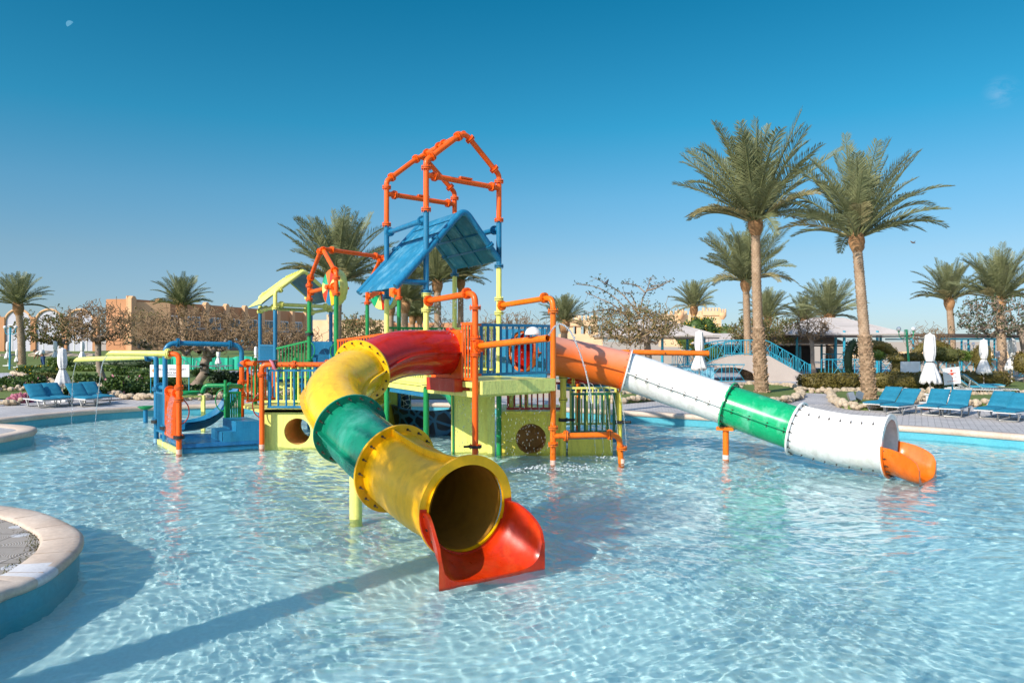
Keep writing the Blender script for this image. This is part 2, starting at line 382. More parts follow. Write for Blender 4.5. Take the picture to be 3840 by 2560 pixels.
# the outline runs counter-clockwise, outward is to the right of travel
def ring_sheet(inner,outer,z):
    mb=MB(); k=len(inner)
    for i in range(k):
        j=(i+1)%k
        mb.add([(inner[i].x,inner[i].y,z),(outer[i].x,outer[i].y,z),(outer[j].x,outer[j].y,z),(inner[j].x,inner[j].y,z)],[(0,1,2,3)])
    return mb
def poly_with_hole(outer,hole,z):
    tri=geometry.tessellate_polygon([[Vector(p) for p in outer],[Vector(p) for p in hole]])
    pts=[Vector((p[0],p[1],z)) for p in list(outer)+list(hole)]
    fs=[]
    for t in tri:
        a,b,c=[pts[i] for i in t]; fs.append(t if (b-a).cross(c-a).z>0 else t[::-1])
    mb=MB(); mb.add(pts,fs); return mb
COP=offset(OUTS,.38)
DK=[Vector(p) for p in ((22,-8,0),(24,6,0),(24,18,0),(19,24,0),(13.6,24.3,0),(9,27.2,0),(3,27.6,0),(-2,28.6,0),(-6,29.2,0),(-11,28.2,0),(-15,27.4,0),(-20,27,0),(-26,26,0),(-26,8,0),(-24,-8,0))]
BIG=[Vector(p) for p in ((-2500,-200,0),(2500,-200,0),(2500,4000,0),(-2500,4000,0))]
struct(poly_with_hole(BIG,offset(COP,-.1),DZ-.012),'ground',M['sand'])
struct(poly_with_hole(DK,offset(COP,-.1),DZ),'pool_deck',M['deck'])
mb=MB(); prof=[(-.03,-.10),(-.06,-.06),(-.06,.0),(-.03,.035),(.04,.045),(.34,.03),(.38,-.02)]
rows=[[Vector((p.x,p.y,DZ+q)) for p in offset(OUTS,o)] for o,q in prof]
for r in rows: r.append(r[0])
mb.grid(rows,True,True); struct(mb,'pool_coping',M['coping'])
mb=MB(); mb.grid([[Vector((p.x,p.y,DZ-.02)) for p in OUTS+OUTS[:1]],[Vector((p.x,p.y,-.46)) for p in OUTS+OUTS[:1]]],True); struct(mb,'pool_wall',M['pool_wall']).cycles.is_caustics_receiver=True
mb=MB(); mb.add([(-30,-8,-.36),(20,-8,-.36),(20,30,-.36),(-30,30,-.36)],[(0,1,2,3)]); pb=M['pool_floor'].node_tree.nodes['Principled BSDF']; pb.inputs['Subsurface Weight'].default_value=.55; pb.inputs['Subsurface Radius'].default_value=(.8,1.0,1.0); pb.inputs['Subsurface Scale'].default_value=.14
pf=struct(mb,'pool_floor',M['pool_floor']); pf.cycles.is_caustics_receiver=True
# near island on the left
ISL=[(-12,10.6),(-9,10.3),(-7.6,9.95),(-6.58,9.51),(-5.95,9.22),(-5.35,8.75),(-4.85,8.25),(-4.58,7.82),(-4.42,7.42),(-4.28,6.83),(-4.29,6.5),(-4.34,6.26),(-4.3,5.4),(-4.4,4.4),(-4.6,3.2),(-5.2,2.0),(-7,1.2),(-12,1.0)]
isl=catmull([(x,y,0) for x,y in ISL],5)[::-1]
def off_open(P,d):
    o=[]
    for i in range(len(P)):
        t=(P[min(i+1,len(P)-1)]-P[max(i-1,0)]).normalized(); o.append(P[i]+Vector((t.y,-t.x,0))*d)
    return o
IZ=.27
mb=MB(); prof=[(-.05,-.075),(.02,-.075),(.045,-.04),(.04,0),(.0,.025),(-.05,.03),(-.33,.03),(-.36,.0),(-.36,-.04)]
mb.grid([[Vector((p.x,p.y,IZ+q)) for p in off_open(isl,o)] for o,q in prof],True); 
ic=struct(mb,'island_coping',[M['coping'],M['coping_w']])
for p in ic.data.polygons:
    c=p.center
    if 6.62<c.y<6.98 and c.x>-5.2: p.material_index=1
mb=MB(); mb.grid([[Vector((p.x,p.y,IZ-.05)) for p in isl],[Vector((p.x,p.y,-.46)) for p in isl]],True,True); iw=struct(mb,'island_wall',M['island_wall']); iw.cycles.is_caustics_receiver=True
mb=MB(); mb.prism([(p.x,p.y) for p in off_open(isl,-.34)],-.4,IZ-.012)
def mosaic_pavers():
    m,nt,b,_=newmat('pebble_pattern_pavers'); v=mapped(nt)
    br=N(nt,'ShaderNodeTexBrick'); br.offset=0; br.inputs['Scale'].default_value=1; br.inputs['Brick Width'].default_value=.55; br.inputs['Row Height'].default_value=.55; br.inputs['Mortar Size'].default_value=.008
    br.inputs['Color1'].default_value=(1,1,1,1); br.inputs['Color2'].default_value=(.9,.9,.9,1); br.inputs['Mortar'].default_value=(.3,.3,.3,1); L(nt,v,br.inputs['Vector'])
    vo=N(nt,'ShaderNodeTexVoronoi',feature='F1'); vo.inputs['Scale'].default_value=2.0; vo.inputs['Randomness'].default_value=.55; L(nt,v,vo.inputs['Vector'])
    mm=N(nt,'ShaderNodeMath',operation='MULTIPLY'); mm.inputs[1].default_value=150; L(nt,vo.outputs['Distance'],mm.inputs[0])
    si=N(nt,'ShaderNodeMath',operation='SINE'); L(nt,mm.outputs[0],si.inputs[0])
    st=ramp(nt,si.outputs[0],[(.1,(.26,.22,.17)),(.6,(.50,.45,.40))])
    inn=ramp(nt,vo.outputs['Distance'],[(.20,(1,1,1)),(.22,(0,0,0))])
    pe=N(nt,'ShaderNodeTexVoronoi',feature='DISTANCE_TO_EDGE'); pe.inputs['Scale'].default_value=55; L(nt,v,pe.inputs['Vector'])
    peb=ramp(nt,pe.outputs['Distance'],[(.02,(.3,.3,.3)),(.12,(.66,.65,.64))])
    col=mixc(nt,inn,st,peb); col=mixc(nt,1,col,br.outputs['Color'],'MULTIPLY')
    L(nt,col,b.inputs['Base Color']); b.inputs['Roughness'].default_value=.8; bump(nt,b,si.outputs[0],.3,.006); return m
struct(mb,'island_paving',mosaic_pavers())
# joints cut in the coping, weeds at its inner edge
mb=MB()
cum=0; last=isl[0]
for i in range(1,len(isl)-1):
    cum+=(isl[i]-last).length; last=isl[i]
    if cum>.62:
        cum=0; t=(isl[i+1]-isl[i-1]).normalized(); n=Vector((t.y,-t.x,0)); p=isl[i]
        mb.bar(p-n*.33+V(0,0,IZ+.0305),p-n*.0+V(0,0,IZ+.0275),.010,.004)
struct(mb,'coping_joints',plain('joint_grout',(.33,.24,.17),.9))
mb=MB(); rw=random.Random(5)
for p in off_open(isl,-.385):
    for k in range(26 if rw.random()<.5 else 5):
        c=p+V(rw.uniform(-.09,.09),rw.uniform(-.09,.09),IZ-.012); d=V(rw.uniform(-1,1),rw.uniform(-1,1),rw.uniform(.3,1)).normalized()*rw.uniform(.015,.04); s_=V(-d.y,d.x,0)*.3
        mb.add([c-s_,c+s_,c+d],[(0,1,2)])
tag(mb.build('weeds',leafmat('weed_leaf',(.10,.06,.03),(.12,.13,.03))),kind='stuff')
# water: one real rippled surface
def water():
    NR,NC=1150,940
    Y=1.6*np.exp(np.linspace(0,np.log(29/1.6),NR)); q_=np.linspace(-1,1,NC); th=.74*q_+.95*q_**9
    YY=Y[:,None]+0*th; XX=YY*th
    rng=np.random.default_rng(11); Z=np.zeros_like(XX)
    wx=.35*np.sin(.9*XX+.5*YY+1)+.3*np.sin(.4*XX-1.1*YY)+.12*np.sin(2.3*XX+1.7*YY+2)
    wy=.35*np.sin(.7*YY-.6*XX+3)+.3*np.sin(1.3*XX+.3*YY+.5)+.12*np.sin(-1.9*XX+2.6*YY)
    for i in range(110):
        lam=.085*(8.0)**(rng.random()**1.35); k=2*pi/lam
        a=rng.normal(1.25,.95); amp=.00040*(lam/.35)**.9*rng.uniform(.5,1.3)
        fade=np.clip((lam/(YY*.0030)-1)/2.0,0,1)*(1+1.5*np.clip((YY-7.5)/5.0,0,1))
        Z+=amp*fade*np.sin(k*((XX+wx*.6)*cos(a)+(YY+wy*.6)*sin(a))+rng.random()*6.28)
    for i in range(34):
        lam=.26*(3.6)**rng.random(); k=2*pi/lam; a=rng.normal(1.35,.75); amp=.00055*(lam/.4)*rng.uniform(.5,1.4)
        fade=np.clip((lam/(YY*.0030)-1)/2.0,0,1)*np.clip((YY-4.0)/7.0,.12,1.0)
        Z+=amp*fade*np.sin(k*((XX+wx*.6)*cos(a)+(YY+wy*.6)*sin(a))+rng.random()*6.28)
    # the falls on the right side of the frame stir the water under them
    for (cx,cy,A) in ((-.1,14.6,.010),(.9,14.2,.010),(2.2,15.2,.012),(-7.9,16.4,.008)):
        r=np.sqrt((XX-cx)**2+(YY-cy)**2); Z+=A*np.exp(-(r/.9)**2)*np.sin(r*26+2*np.sin(3*XX))*.6
    co=np.stack([XX,YY,Z],-1).reshape(-1,3)
    me=bpy.data.meshes.new('water'); n=NR*NC; me.vertices.add(n); me.vertices.foreach_set('co',co.ravel())
    i=np.arange((NR-1)*(NC-1)); r=i//(NC-1); c=i%(NC-1); a=r*NC+c
    q=np.stack([a,a+1,a+NC+1,a+NC],-1).astype(np.int32)
    me.loops.add(q.size); me.loops.foreach_set('vertex_index',q.ravel()); me.polygons.add(len(q))
    me.polygons.foreach_set('loop_start',(np.arange(len(q))*4).astype(np.int32)); me.polygons.foreach_set('loop_total',np.full(len(q),4,np.int32))
    me.polygons.foreach_set('use_smooth',np.ones(len(q),bool)); me.update()
    o=bpy.data.objects.new('water',me); COL.objects.link(o); o['kind']='structure'
    m,nt,b,out=newmat('pool_water'); b.inputs['Base Color'].default_value=(.95,.99,1,1); b.inputs['Roughness'].default_value=0; b.inputs['Transmission Weight'].default_value=1; b.inputs['IOR'].default_value=1.33
    bump(nt,b,noise(nt,mapped(nt,(1,1.6,1)),9,5,.6,.4),.12,.02); me.materials.append(m); o.cycles.is_caustics_caster=True
water()
# ================================================================ water playground
R=.056
def pipe(par,name,mat,pts,r=R,bend=.17,n=16):
    return MB().tube(fillet(pts,bend),r,n).build(name,M[mat],par)
def flange(par,p,d,mat,r=.098,two=True,seal=True):
    p=Vector(p); d=Vector(d).normalized(); mb=MB()
    for o in ((-.017,.017) if two else (0,)): mb.disc_ring(p+d*o,d,.02,r,.020,20)
    up=Vector((0,0,1)) if abs(d.z)<.9 else Vector((0,1,0)); a=(up-d*up.dot(d)).normalized(); b=d.cross(a)
    for k in range(6):
        w=2*pi*(k+.5)/6; q=p+(a*cos(w)+b*sin(w))*r*.82; mb.cyl(q-d*.055,q+d*.055,.0085,n=6)
    mb.m=1
    if seal: mb.disc_ring(p,d,.02,r*.93,.015,20)
    return mb.build('flange',[M[mat],M['black']],par)
def post(par,x,y,secs,r=R,fl=True):
    for i,(z0,z1,m) in enumerate(secs):
        MB().tube([V(x,y,z0),V(x,y,z1)],r,16).build('post',M[m],par)
        if i>0 and fl: flange(par,(x,y,z0),(0,0,1),m)
def rel(p,par): o=origin(par); return (p[0]-o[0],p[1]-o[1],p[2]-o[2])
def railing(par,a,b,z0,z1,mat,step=.125,rb=.016,mat2=None,z0b=None,z1b=None):
    a=Vector(a);b=Vector(b); z0b=z0 if z0b is None else z0b; z1b=z1 if z1b is None else z1b
    mb=MB(); mb.bar(V(a.x,a.y,z1),V(b.x,b.y,z1b),.045,.05); mb.bar(V(a.x,a.y,z0),V(b.x,b.y,z0b),.045,.05)
    dd=(V(b.x,b.y,0)-V(a.x,a.y,0)).normalized()*.03
    mb.bar(V(a.x,a.y,z0-.02)+dd,V(a.x,a.y,z1+.02)+dd,.04,.04,V(1,0,0)); mb.bar(V(b.x,b.y,z0b-.02)-dd,V(b.x,b.y,z1b+.02)-dd,.04,.04,V(1,0,0))
    o=sub(mb.build('railing',M[mat],par)); L_=(V(b.x,b.y,0)-V(a.x,a.y,0)).length; n=max(2,int(L_/step))
    me=MB().cyl((0,0,0),(0,0,1),rb,n=8); first=None
    for k in range(n+1):
        t=(k+.35)/(n+.7); p=a.lerp(b,t); zz0=z0+(z0b-z0)*t; zz1=z1+(z1b-z1)*t
        if first is None:
            first=MB().cyl((0,0,0),(0,0,1),rb,n=8); c=first.build('baluster',M[mat2 or mat]); c.parent=o; mesh=c.data
        else:
            c=bpy.data.objects.new('baluster',mesh); COL.objects.link(c); c.parent=o
        c.location=rel((p.x,p.y,zz0),par); c.scale=(1,1,zz1-zz0)
    return o
def ring_handle(par,c,u,mat,r=.19,full=False):
    """half ring of thin bar, u = horizontal direction it bulges to"""
    c=Vector(c);u=Vector(u).normalized(); a0,a1=(-pi/2,pi/2)
    P=[c+u*(r*cos(a0+(a1-a0)*k/14))+V(0,0,r*1.35*sin(a0+(a1-a0)*k/14)) for k in range(15)]
    return MB().tube(P,.013,8).build('ring_handle',M[mat],par)
A_=V(-1.682,14.5,0);B_=V(-.278,15.75,0);C_=V(-2.769,16.35,0);D_=V(-1.365,17.6,0);FP=V(-.656,13.2,0);RP=V(.80,14.4,0)
def up(p,z): return V(p.x,p.y,z)
# ---- main tower
T1=thing('play_tower','tall climbing tower with orange pipe house frame over a blue pitched roof','play tower',(-1.2,15.3,0))
ZB=-.45
for p,zz,lo in ((A_,3.38,1.55),(B_,4.0,1.72),(C_,3.36,1.5),(D_,3.98,1.55)):
    post(T1,p.x,p.y,[(ZB,lo,'green'),(lo,zz,'yellow'),(zz,4.98,'blue'),(4.98,5.80,'orange')])
    flange(T1,up(p,5.80),(0,0,1),'orange')
def gable(par,a,b,ze,za,mat,apex_fl=True):
    m=(a+b)/2; apex=up(m,za)
    pts=[up(a,ze-.02),up(a,ze+.14),apex+V(0,0,-.0),up(b,ze+.14),up(b,ze-.02)]
    pipe(par,'gable_pipe',mat,pts,bend=.2)
    for q in (a,b):
        d=(apex-up(q,ze+.14)).normalized(); flange(par,up(q,ze+.14)+d*.17,d,mat); flange(par,apex-d*.2,d,mat)
    return apex
ap1=gable(T1,A_,B_,5.80,6.68,'orange'); ap2=gable(T1,C_,D_,5.80,6.68,'orange')
pipe(T1,'ridge_pipe','orange',[ap1+V(0,0,-.03),ap2+V(0,0,-.03)])
rd=(ap2-ap1).normalized()
for t in (.25,.95,1.2,1.85): flange(T1,ap1+rd*t+V(0,0,-.03),rd,'orange')
def tie(par,a,b,z,mat,name='tie_pipe'):
    pipe(par,name,mat,[up(a,z),up(b,z)]); d=(b-a).normalized(); n_=(b-a).length
    for t in (.2,n_-.2): flange(par,up(a,z)+d*t,d,mat)
for a,b in ((A_,B_),(C_,D_)):
    tie(T1,a,b,5.66,'orange'); m=(a+b)/2
    MB().bar(up(a.lerp(b,.44),5.735),up(a.lerp(b,.60),5.735),.09,.035).build('nozzle_box',M['orange'],T1)
for a,b in ((A_,C_),(B_,D_)): tie(T1,a,b,4.79,'blue')
AB=B_-A_; AC=C_-A_
def rp(t,s,z): p=A_+AB*t+AC*s; return V(p.x,p.y,z)
PROF=[(-.372,3.44),(0.0,4.15),(.40,4.915),(.47,5.045),(.5,5.068),(.53,5.04),(.60,4.903),(.75,4.61),(1.0,4.12)]
nrm2=[]
def roofmesh(s0,s1,dz):
    return [[rp(t,s,z+dz) for t,z in PROF] for s in (s0,s1)]
mb=MB(); S0,S1=.03,.97
top=roofmesh(S0,S1,.02); bot=roofmesh(S0,S1,-.012)
mb.grid(top,True); mb.grid(bot,True,True)
for j in range(len(PROF)-1):
    mb.add([top[0][j],top[0][j+1],bot[0][j+1],bot[0][j]],[(0,1,2,3)]); mb.add([top[1][j],top[1][j+1],bot[1][j+1],bot[1][j]],[(3,2,1,0)])
for j in (0,-1): mb.add([top[0][j],top[1][j],bot[1][j],bot[0][j]],[(0,1,2,3)])
sheet=sub(mb.build('roof_sheet',M['blue_roof'],T1))
def zr(t):
    for (a,za),(b,zb) in zip(PROF,PROF[1:]):
        if a<=t<=b: return za+(zb-za)*(t-a)/(b-a)
for t in (.22,.37,.63): # overlap strips and underside ribs
    MB().bar(rp(t,S0,zr(t)+.028),rp(t,S1,zr(t)+.028),.05,.014).build('seam_strip',M['blue'],sheet)
for t in (.14,.30,.72,.86): MB().bar(rp(t,S0,zr(t)-.03),rp(t,S1,zr(t)-.03),.035,.04).build('rib',M['blue'],sheet)
for s in (.35,.65): MB().tube([rp(t,s,z-.03) for t,z in PROF],.018,8).build('rib',M['blue'],sheet)
for s in (0.0,1.0):
    MB().tube(fillet([rp(t,s,z) for t,z in ((-.372,3.44),(.5,5.11),(1.0,4.13))],.22,8),.066,16).build('roof_rail',M['blue'],T1)
    for t in (.13,.86):
        d=(rp(t+.05,s,zr(t+.05))-rp(t-.05,s,zr(t-.05))).normalized(); flange(T1,rp(t,s,zr(t)+.02),d,'blue')
    q=rp(-.32,s,3.54); pipe(T1,'brace_pipe','blue',[rp(0,s,3.55),q]); pipe(T1,'brace_pipe','blue',[rp(1.0,s,4.4),rp(1.0,s,4.12)])
# deck
DECK=[FP,RP,V(.80,14.85,0),B_+V(.05,.05,0),D_,C_,A_]
mb=MB(); mb.prism([(p.x,p.y) for p in DECK],1.57,1.67); mb.build('deck',M['yellow'],T1)
cen=V(-1.0,15.3,0); mb=MB()
for a,b in ((FP,RP),(D_,C_),(A_,FP),(C_,A_)):
    q0=a+(cen-a)*.03; q1=b+(cen-b)*.03; mb.bar(up(q0,1.45),up(q1,1.45),.06,.10)
mb.build('deck_beam',M['yellow'],T1)
mb=MB()
for a,b in ((C_,A_),(D_,C_)): mb.bar(up(a+(cen-a)*.06,1.36),up(b+(cen-b)*.06,1.36),.06,.12)
mb.build('deck_beam',M['blue'],T1)
def stucco_paint():
    m=paint('rippled_yellow_coat',(.80,.79,.22),.4,var=.06); nt=m.node_tree; b=nt.nodes['Principled BSDF']
    bump(nt,b,noise(nt,mapped(nt,(1.2,1.2,.5)),9,6,.7,1.2),.7,.03); return m
fr=(RP-FP).normalized(); fn=V(fr.y,-fr.x,0)
mb=MB(); mb.slab([up(FP,1.452)+fr*.07+fn*.02,up(RP,1.452)-fr*.05+fn*.02,up(RP,1.69)-fr*.05+fn*.02,up(FP,1.69)+fr*.07+fn*.02],fn,.10)
mb.build('overflow_edge',stucco_paint(),T1)
railing(T1,FP+fr*.10+V(-.01,.06,0),RP-fr*.06+V(-.01,.06,0),1.80,2.70,'blue',.145,.024)
mb=MB()
for a in (FP+fr*.03,):
    for z in (1.80,2.70): mb.bar(up(FP,z)+V(-.01,.06,0),up(FP+fr*.13,z)+V(-.01,.06,0),.05,.045)
mb.build('rail_bracket',M['orange'],T1)
railing(T1,A_.lerp(FP,.74),FP,1.72,2.72,'orange',.10,.016)
# orange entrance plate of the front slide (with a round hole)
def hole_plate(par,name,mat,c,uu,w0,w1,z0,z1,r,th=.03,rim=None,kz=1.0):
    """vertical plate spanning c+uu*w0..c+uu*w1, z0..z1, with a round hole centred on c"""
    c=Vector(c); uu=Vector(uu).normalized(); n=V(uu.y,-uu.x,0); k=48; mb=MB()
    def ob(a):
        ca,sa=cos(a),sin(a); ts=[]
        if ca>1e-6: ts.append(w1/ca)
        if ca<-1e-6: ts.append(w0/ca)
        if sa>1e-6: ts.append((z1-c.z)/sa)
        if sa<-1e-6: ts.append((z0-c.z)/sa)
        t=min(ts); return uu*(ca*t)+V(0,0,sa*t)
    angs=sorted(set([2*pi*i/k for i in range(k)]+[atan2(z-c.z,w_)%(2*pi) for w_ in (w0,w1) for z in (z0,z1)])); k=len(angs)
    O=[c+ob(a) for a in angs]; I=[c+uu*(r*cos(a))+V(0,0,r*kz*sin(a)) for a in angs]
    for off,fl in ((th/2,False),(-th/2,True)):
        vs=[p+n*off for p in O+I]; mb.add(vs,[((i,(i+1)%k,k+(i+1)%k,k+i))[::1 if not fl else -1] for i in range(k)])
    vs=[p+n*(th/2) for p in I]+[p-n*(th/2) for p in I]; mb.add(vs,[(i,(i+1)%k,k+(i+1)%k,k+i) for i in range(k)],True)
    vs=[p+n*(th/2) for p in O]+[p-n*(th/2) for p in O]; mb.add(vs,[(i,k+i,k+(i+1)%k,(i+1)%k) for i in range(k)])
    return mb.build(name,M[mat],par)
ua=(FP-A_).normalized(); RE=V(-1.205,13.90,2.2)
hole_plate(T1,'slide_entry_panel','orange',RE,ua,-.56,.50,1.70,2.61,.40)
ub=(V(.78,14.87,0)-B_).normalized(); SE=up(B_+ub*.66,2.19)
hole_plate(T1,'slide_entry_panel','blue',SE,ub,-.58,.60,1.67,2.66,.405,kz=1.08)
railing(T1,A_+V(.03,.03,0),C_+V(.03,.03,0),1.54,2.5,'yellow',.12,.018)
railing(T1,C_,D_,1.72,2.7,'green',.13,.018); railing(T1,D_,B_,1.80,2.7,'yellow',.14,.016)
MB().bar(V(-1.3,17.2,2.16),V(-.5,16.2,2.16),.03,.12).build('cross_board',M['maroon'],T1)
# tiled block under the red slide
M['tile_red']=paint('red_block_paint',(.45,.03,.012),.4,wear=(.6,.2,.15),wear_amt=.5)
mb=MB(); c=RE-V(ua.y,-ua.x,0)*.0; mb.box((RE.x,RE.y-.02,1.60),(.95,.34,.24),rz=atan2(ua.y,ua.x)); mb.build('slide_base_block',M['tile_red'],T1)
# spray arches and water cannon of the tower
def arch(par,a,za,b,zb,mat,secs):
    dirv=(b-a).normalized(); pipe(par,'arch_pipe',mat,[up(a,za),up(b,zb),up(b,zb-.5)],bend=.2)
    flange(par,up(a,za)+dirv*.10,dirv,mat,.105); flange(par,up(b,zb)-dirv*.26,dirv,mat,.105); flange(par,up(b,zb-.27),(0,0,1),mat,.105)
    for z0,z1,m in secs: MB().tube([up(b,z0),up(b,z1)],R,16).build('post',M[m],par)
arch(T1,A_,3.19,FP,3.27,'orange',[(ZB,2.8,'orange')])
arch(T1,B_,3.16,RP,3.26,'orange_lite',[(ZB,2.8,'orange_lite')])
for z in (3.32,3.02): flange(T1,up(A_,z),(0,0,1),'yellow')
for z in (3.30,3.0): flange(T1,up(B_,z),(0,0,1),'yellow')
for z in (2.17,2.45): flange(T1,up(FP,z),(0,0,1),'orange')
flange(T1,up(FP,.53),(0,0,1),'orange',.10)
MB().disc_ring(up(FP,.53),(0,0,1),.05,.115,.05,20).cyl(up(FP,.53)+V(-.2,-.05,0),up(FP,.53)+V(-.08,0,0),.02,n=8).build('valve_collar',M['black'],T1)
for z in (.40,.72): flange(T1,up(RP,z),(0,0,1),'orange_lite')
cn0=up(FP,2.31); cn1=V(.56,11.6,2.45); cnd=(cn1-cn0).normalized()
can=MB(); can.tube([cn0,cn1],R,20,caps=False); can.tube([cn1,cn0+cnd*1.0],R*.86,20,caps=False); can.disc_ring(cn1,cnd,R*.86,R,.01,20)
can=sub(can.build('cannon_pipe',M['orange_lite'],T1))
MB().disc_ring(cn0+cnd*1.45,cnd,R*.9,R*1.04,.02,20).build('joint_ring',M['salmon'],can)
flange(T1,cn0+cnd*.14,cnd,'orange',.11)
dp=V(.335,11.87,2.505); mb=MB(); prof=[(.132*cos(a),.132*sin(a)) for a in [i*pi/2/8 for i in range(9)]]
mb.lathe([(.0,.0)]+prof,dp,24); mb.build('dome_cap',M['white'],T1)
# low pipe running right from the right post
lp=[up(RP,.56),V(2.13,14.60,.56),V(2.17,14.57,.45),V(2.17,14.57,-.45)]
pipe(T1,'low_pipe','orange_lite',[up(RP,.56),V(2.12,14.58,.57),V(2.17,14.57,-.45)],bend=.2)
d=V(1,.05,0); flange(T1,up(RP,.56)+V(.25,.03,0),d,'orange_lite',.11); flange(T1,up(RP,.56)+V(1.12,.14,.01),d,'orange_lite',.105); flange(T1,V(2.163,14.573,.30),(0,0,1),'orange_lite',.105)
for x in (.78,2.17):
    q=RP if x<1 else V(2.17,14.57,0)
    MB().disc_ring(up(q,.05),(0,0,1),R,R+.004,.09,18).build('waterline_band',plain('limescale',(.72,.5,.4),.7),T1)
# ---- walls below the deck
mb=MB(); mb.box((-.84,16.15,.58),(.84,.10,1.9)); mb.box((-1.30,16.35,.58),(.05,.45,1.9)); mb.box((-.45,15.98,.58),(.16,.10,1.9)); mb.build('support_wall',M['yellow'],T1)
mb=MB(); mb.box((-1.28,16.085,.6),(.03,.03,1.86)); mb.build('edge_trim',M['green'],T1)
# ---- crawl tunnel right
TN=thing('crawl_tunnel','dull yellow crawl wall with a dark round hole under the blue railing','crawl tunnel',(.4,16.1,0))
def tunnel(par,c,uu,w0,w1,z0,z1,r,depth,mat,shut=False):
    uu=Vector(uu).normalized(); n=V(uu.y,-uu.x,0)
    o=hole_plate(par,'front_wall',mat,c,uu,w0,w1,z0,z1,r,.06)
    if shut: MB().box(Vector(c)-n*depth*.55,(2*r+.05,.05,2*r+.05),rz=atan2(uu.y,uu.x)).build('tunnel_end',M['brown_in'],par)
    hole_plate(par,'back_wall',mat,Vector(c)-n*depth,uu,w0,w1,z0,z1,r,.06)
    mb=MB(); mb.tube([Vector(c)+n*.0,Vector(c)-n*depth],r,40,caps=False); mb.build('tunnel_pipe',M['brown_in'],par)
    mb=MB()
    for ww in (w0,w1): p=Vector(c)+uu*ww; mb.bar(V(p.x,p.y,(z0+z1)/2),V(p.x,p.y,(z0+z1)/2)-n*depth,.06,z1-z0-.02)
    mb.build('side_wall',M[mat],par)
    p=Vector(c)-n*depth/2; a=p+uu*w0; b=p+uu*w1; mb=MB(); mb.bar(V(a.x,a.y,z1+.03),V(b.x,b.y,z1+.03),depth+.2,.06); mb.build('tunnel_roof',M[mat],par)
tunnel(TN,V(.41,16.0,.30),(1,0,0),-.62,.70,-.45,.84,.325,1.5,'yellow_shade',True)
railing(TN,V(-.12,16.0,0),V(1.1,16.0,0),.95,1.50,'maroon',.135,.018)
for x in (-.02,.32,.9): MB().cyl((x,16.5,.85),(x,16.5,1.6),.045,n=12).build('post',M['yellow'],TN)
for x in (.05,.2): MB().cyl((x,17.0,.85),(x,17.0,1.45),.03,n=10).build('post',M['green'],TN)
# ---- splash pen at the right
PN=thing('splash_pen','small splash pen of dark green bars between two dull yellow posts','splash pen',(1.8,15.8,0))
PA=V(1.10,15.9,0);PB=V(2.32,16.0,0);PC=V(2.5,17.6,0);PD=V(1.3,17.6,0)
post(PN,PA.x,PA.y,[(ZB,1.15,'yellow_shade'),(1.15,1.62,'yellow_shade'),(1.62,1.75,'yellow_shade')],.066)
post(PN,PB.x,PB.y,[(ZB,1.35,'yellow_shade')],.062)
railing(PN,PA+V(.17,0,0),PB-V(.08,0,0),.45,1.27,'green_dark',.125,.022)
railing(PN,PA+V(.1,1.6,0),PC,.45,1.30,'yellow',.14,.02); railing(PN,PB,PC,.45,1.27,'yellow_shade',.2,.02)
mb=MB(); mb.slab([up(PA,-.4)+V(.1,.02,0),up(PB,-.4)+V(-.15,.02,0),up(PB,.30)+V(-.15,.02,0),up(PA,.30)+V(.1,.02,0)],(0,-1,0),.06); mb.build('kick_wall',M['yellow_shade'],PN)
mb=MB(); mb.prism([(PA.x,PA.y+.05),(PB.x,PB.y+.05),(PC.x,PC.y),(PD.x,PD.y)],.22,.30); mb.build('deck',M['blue_deck'],PN)
pipe(PN,'spray_pipe','lip_red',[up(PA,1.55)+V(.1,0,0),V(2.35,16.3,1.50)]); flange(PN,up(PA,1.55)+V(.2,.03,0),(1,.1,0),'yellow_shade',.12)
for k in range(5): MB().disc_ring(V(1.45+.17*k,15.87+.04*k,1.535),(0,-1,0),.004,.014,.01,8).build('spray_hole',M['black'],PN)
MB().disc_ring(up(PB,.66),(0,0,1),.05,.10,.07,16).cyl(up(PB,.66)+V(.05,-.05,0),up(PB,.66)+V(.24,-.1,.01),.028,n=10).build('valve_collar',M['black'],PN)
MB().disc_ring(up(PA,.72),(0,0,1),.05,.10,.07,16).cyl(up(PA,.72)+V(.05,-.05,0),up(PA,.72)+V(.24,-.1,.01),.028,n=10).build('valve_collar',M['black'],PN)
# blue and green things behind the pen
ST=thing('water_table','low green water tray with a blue rim on yellow legs behind the splash pen','water table',(2.0,18.9,0))
MB().lathe([(0,1.33),(.62,1.33),(.75,1.42),(.72,1.43),(.60,1.36),(0,1.36)],(1.95,18.9,0),28).build('tray',M['green'],ST)
MB().lathe([(.76,1.18),(.8,1.18),(.8,1.3),(.76,1.3)],(1.95,18.9,0),28).build('rim',M['blue'],ST)
for dx,dy in ((-.45,-.3),(.45,-.3),(0,.5)): MB().cyl((1.95+dx,18.9+dy,ZB),(1.95+dx,18.9+dy,1.34),.05,n=12).build('leg',M['yellow'],ST)
# spout behind the salmon slide
SP=thing('water_spout','orange horizontal spout pipe reaching out above the white slide','water spout',(2.0,18.0,0))
pipe(SP,'spout_pipe','orange_lite',[V(1.6,17.9,2.0),W(2330,1320,18),W(2657,1325,18)],r=.066)
pipe(SP,'post','orange_lite',[V(1.6,17.9,-.45),V(1.6,17.9,2.0),V(1.9,17.92,2.05)],bend=.15)
MB().disc_ring(W(2495,1324,17.93),(0,-1,0),.006,.016,.012,12).build('nozzle',M['black'],SP)
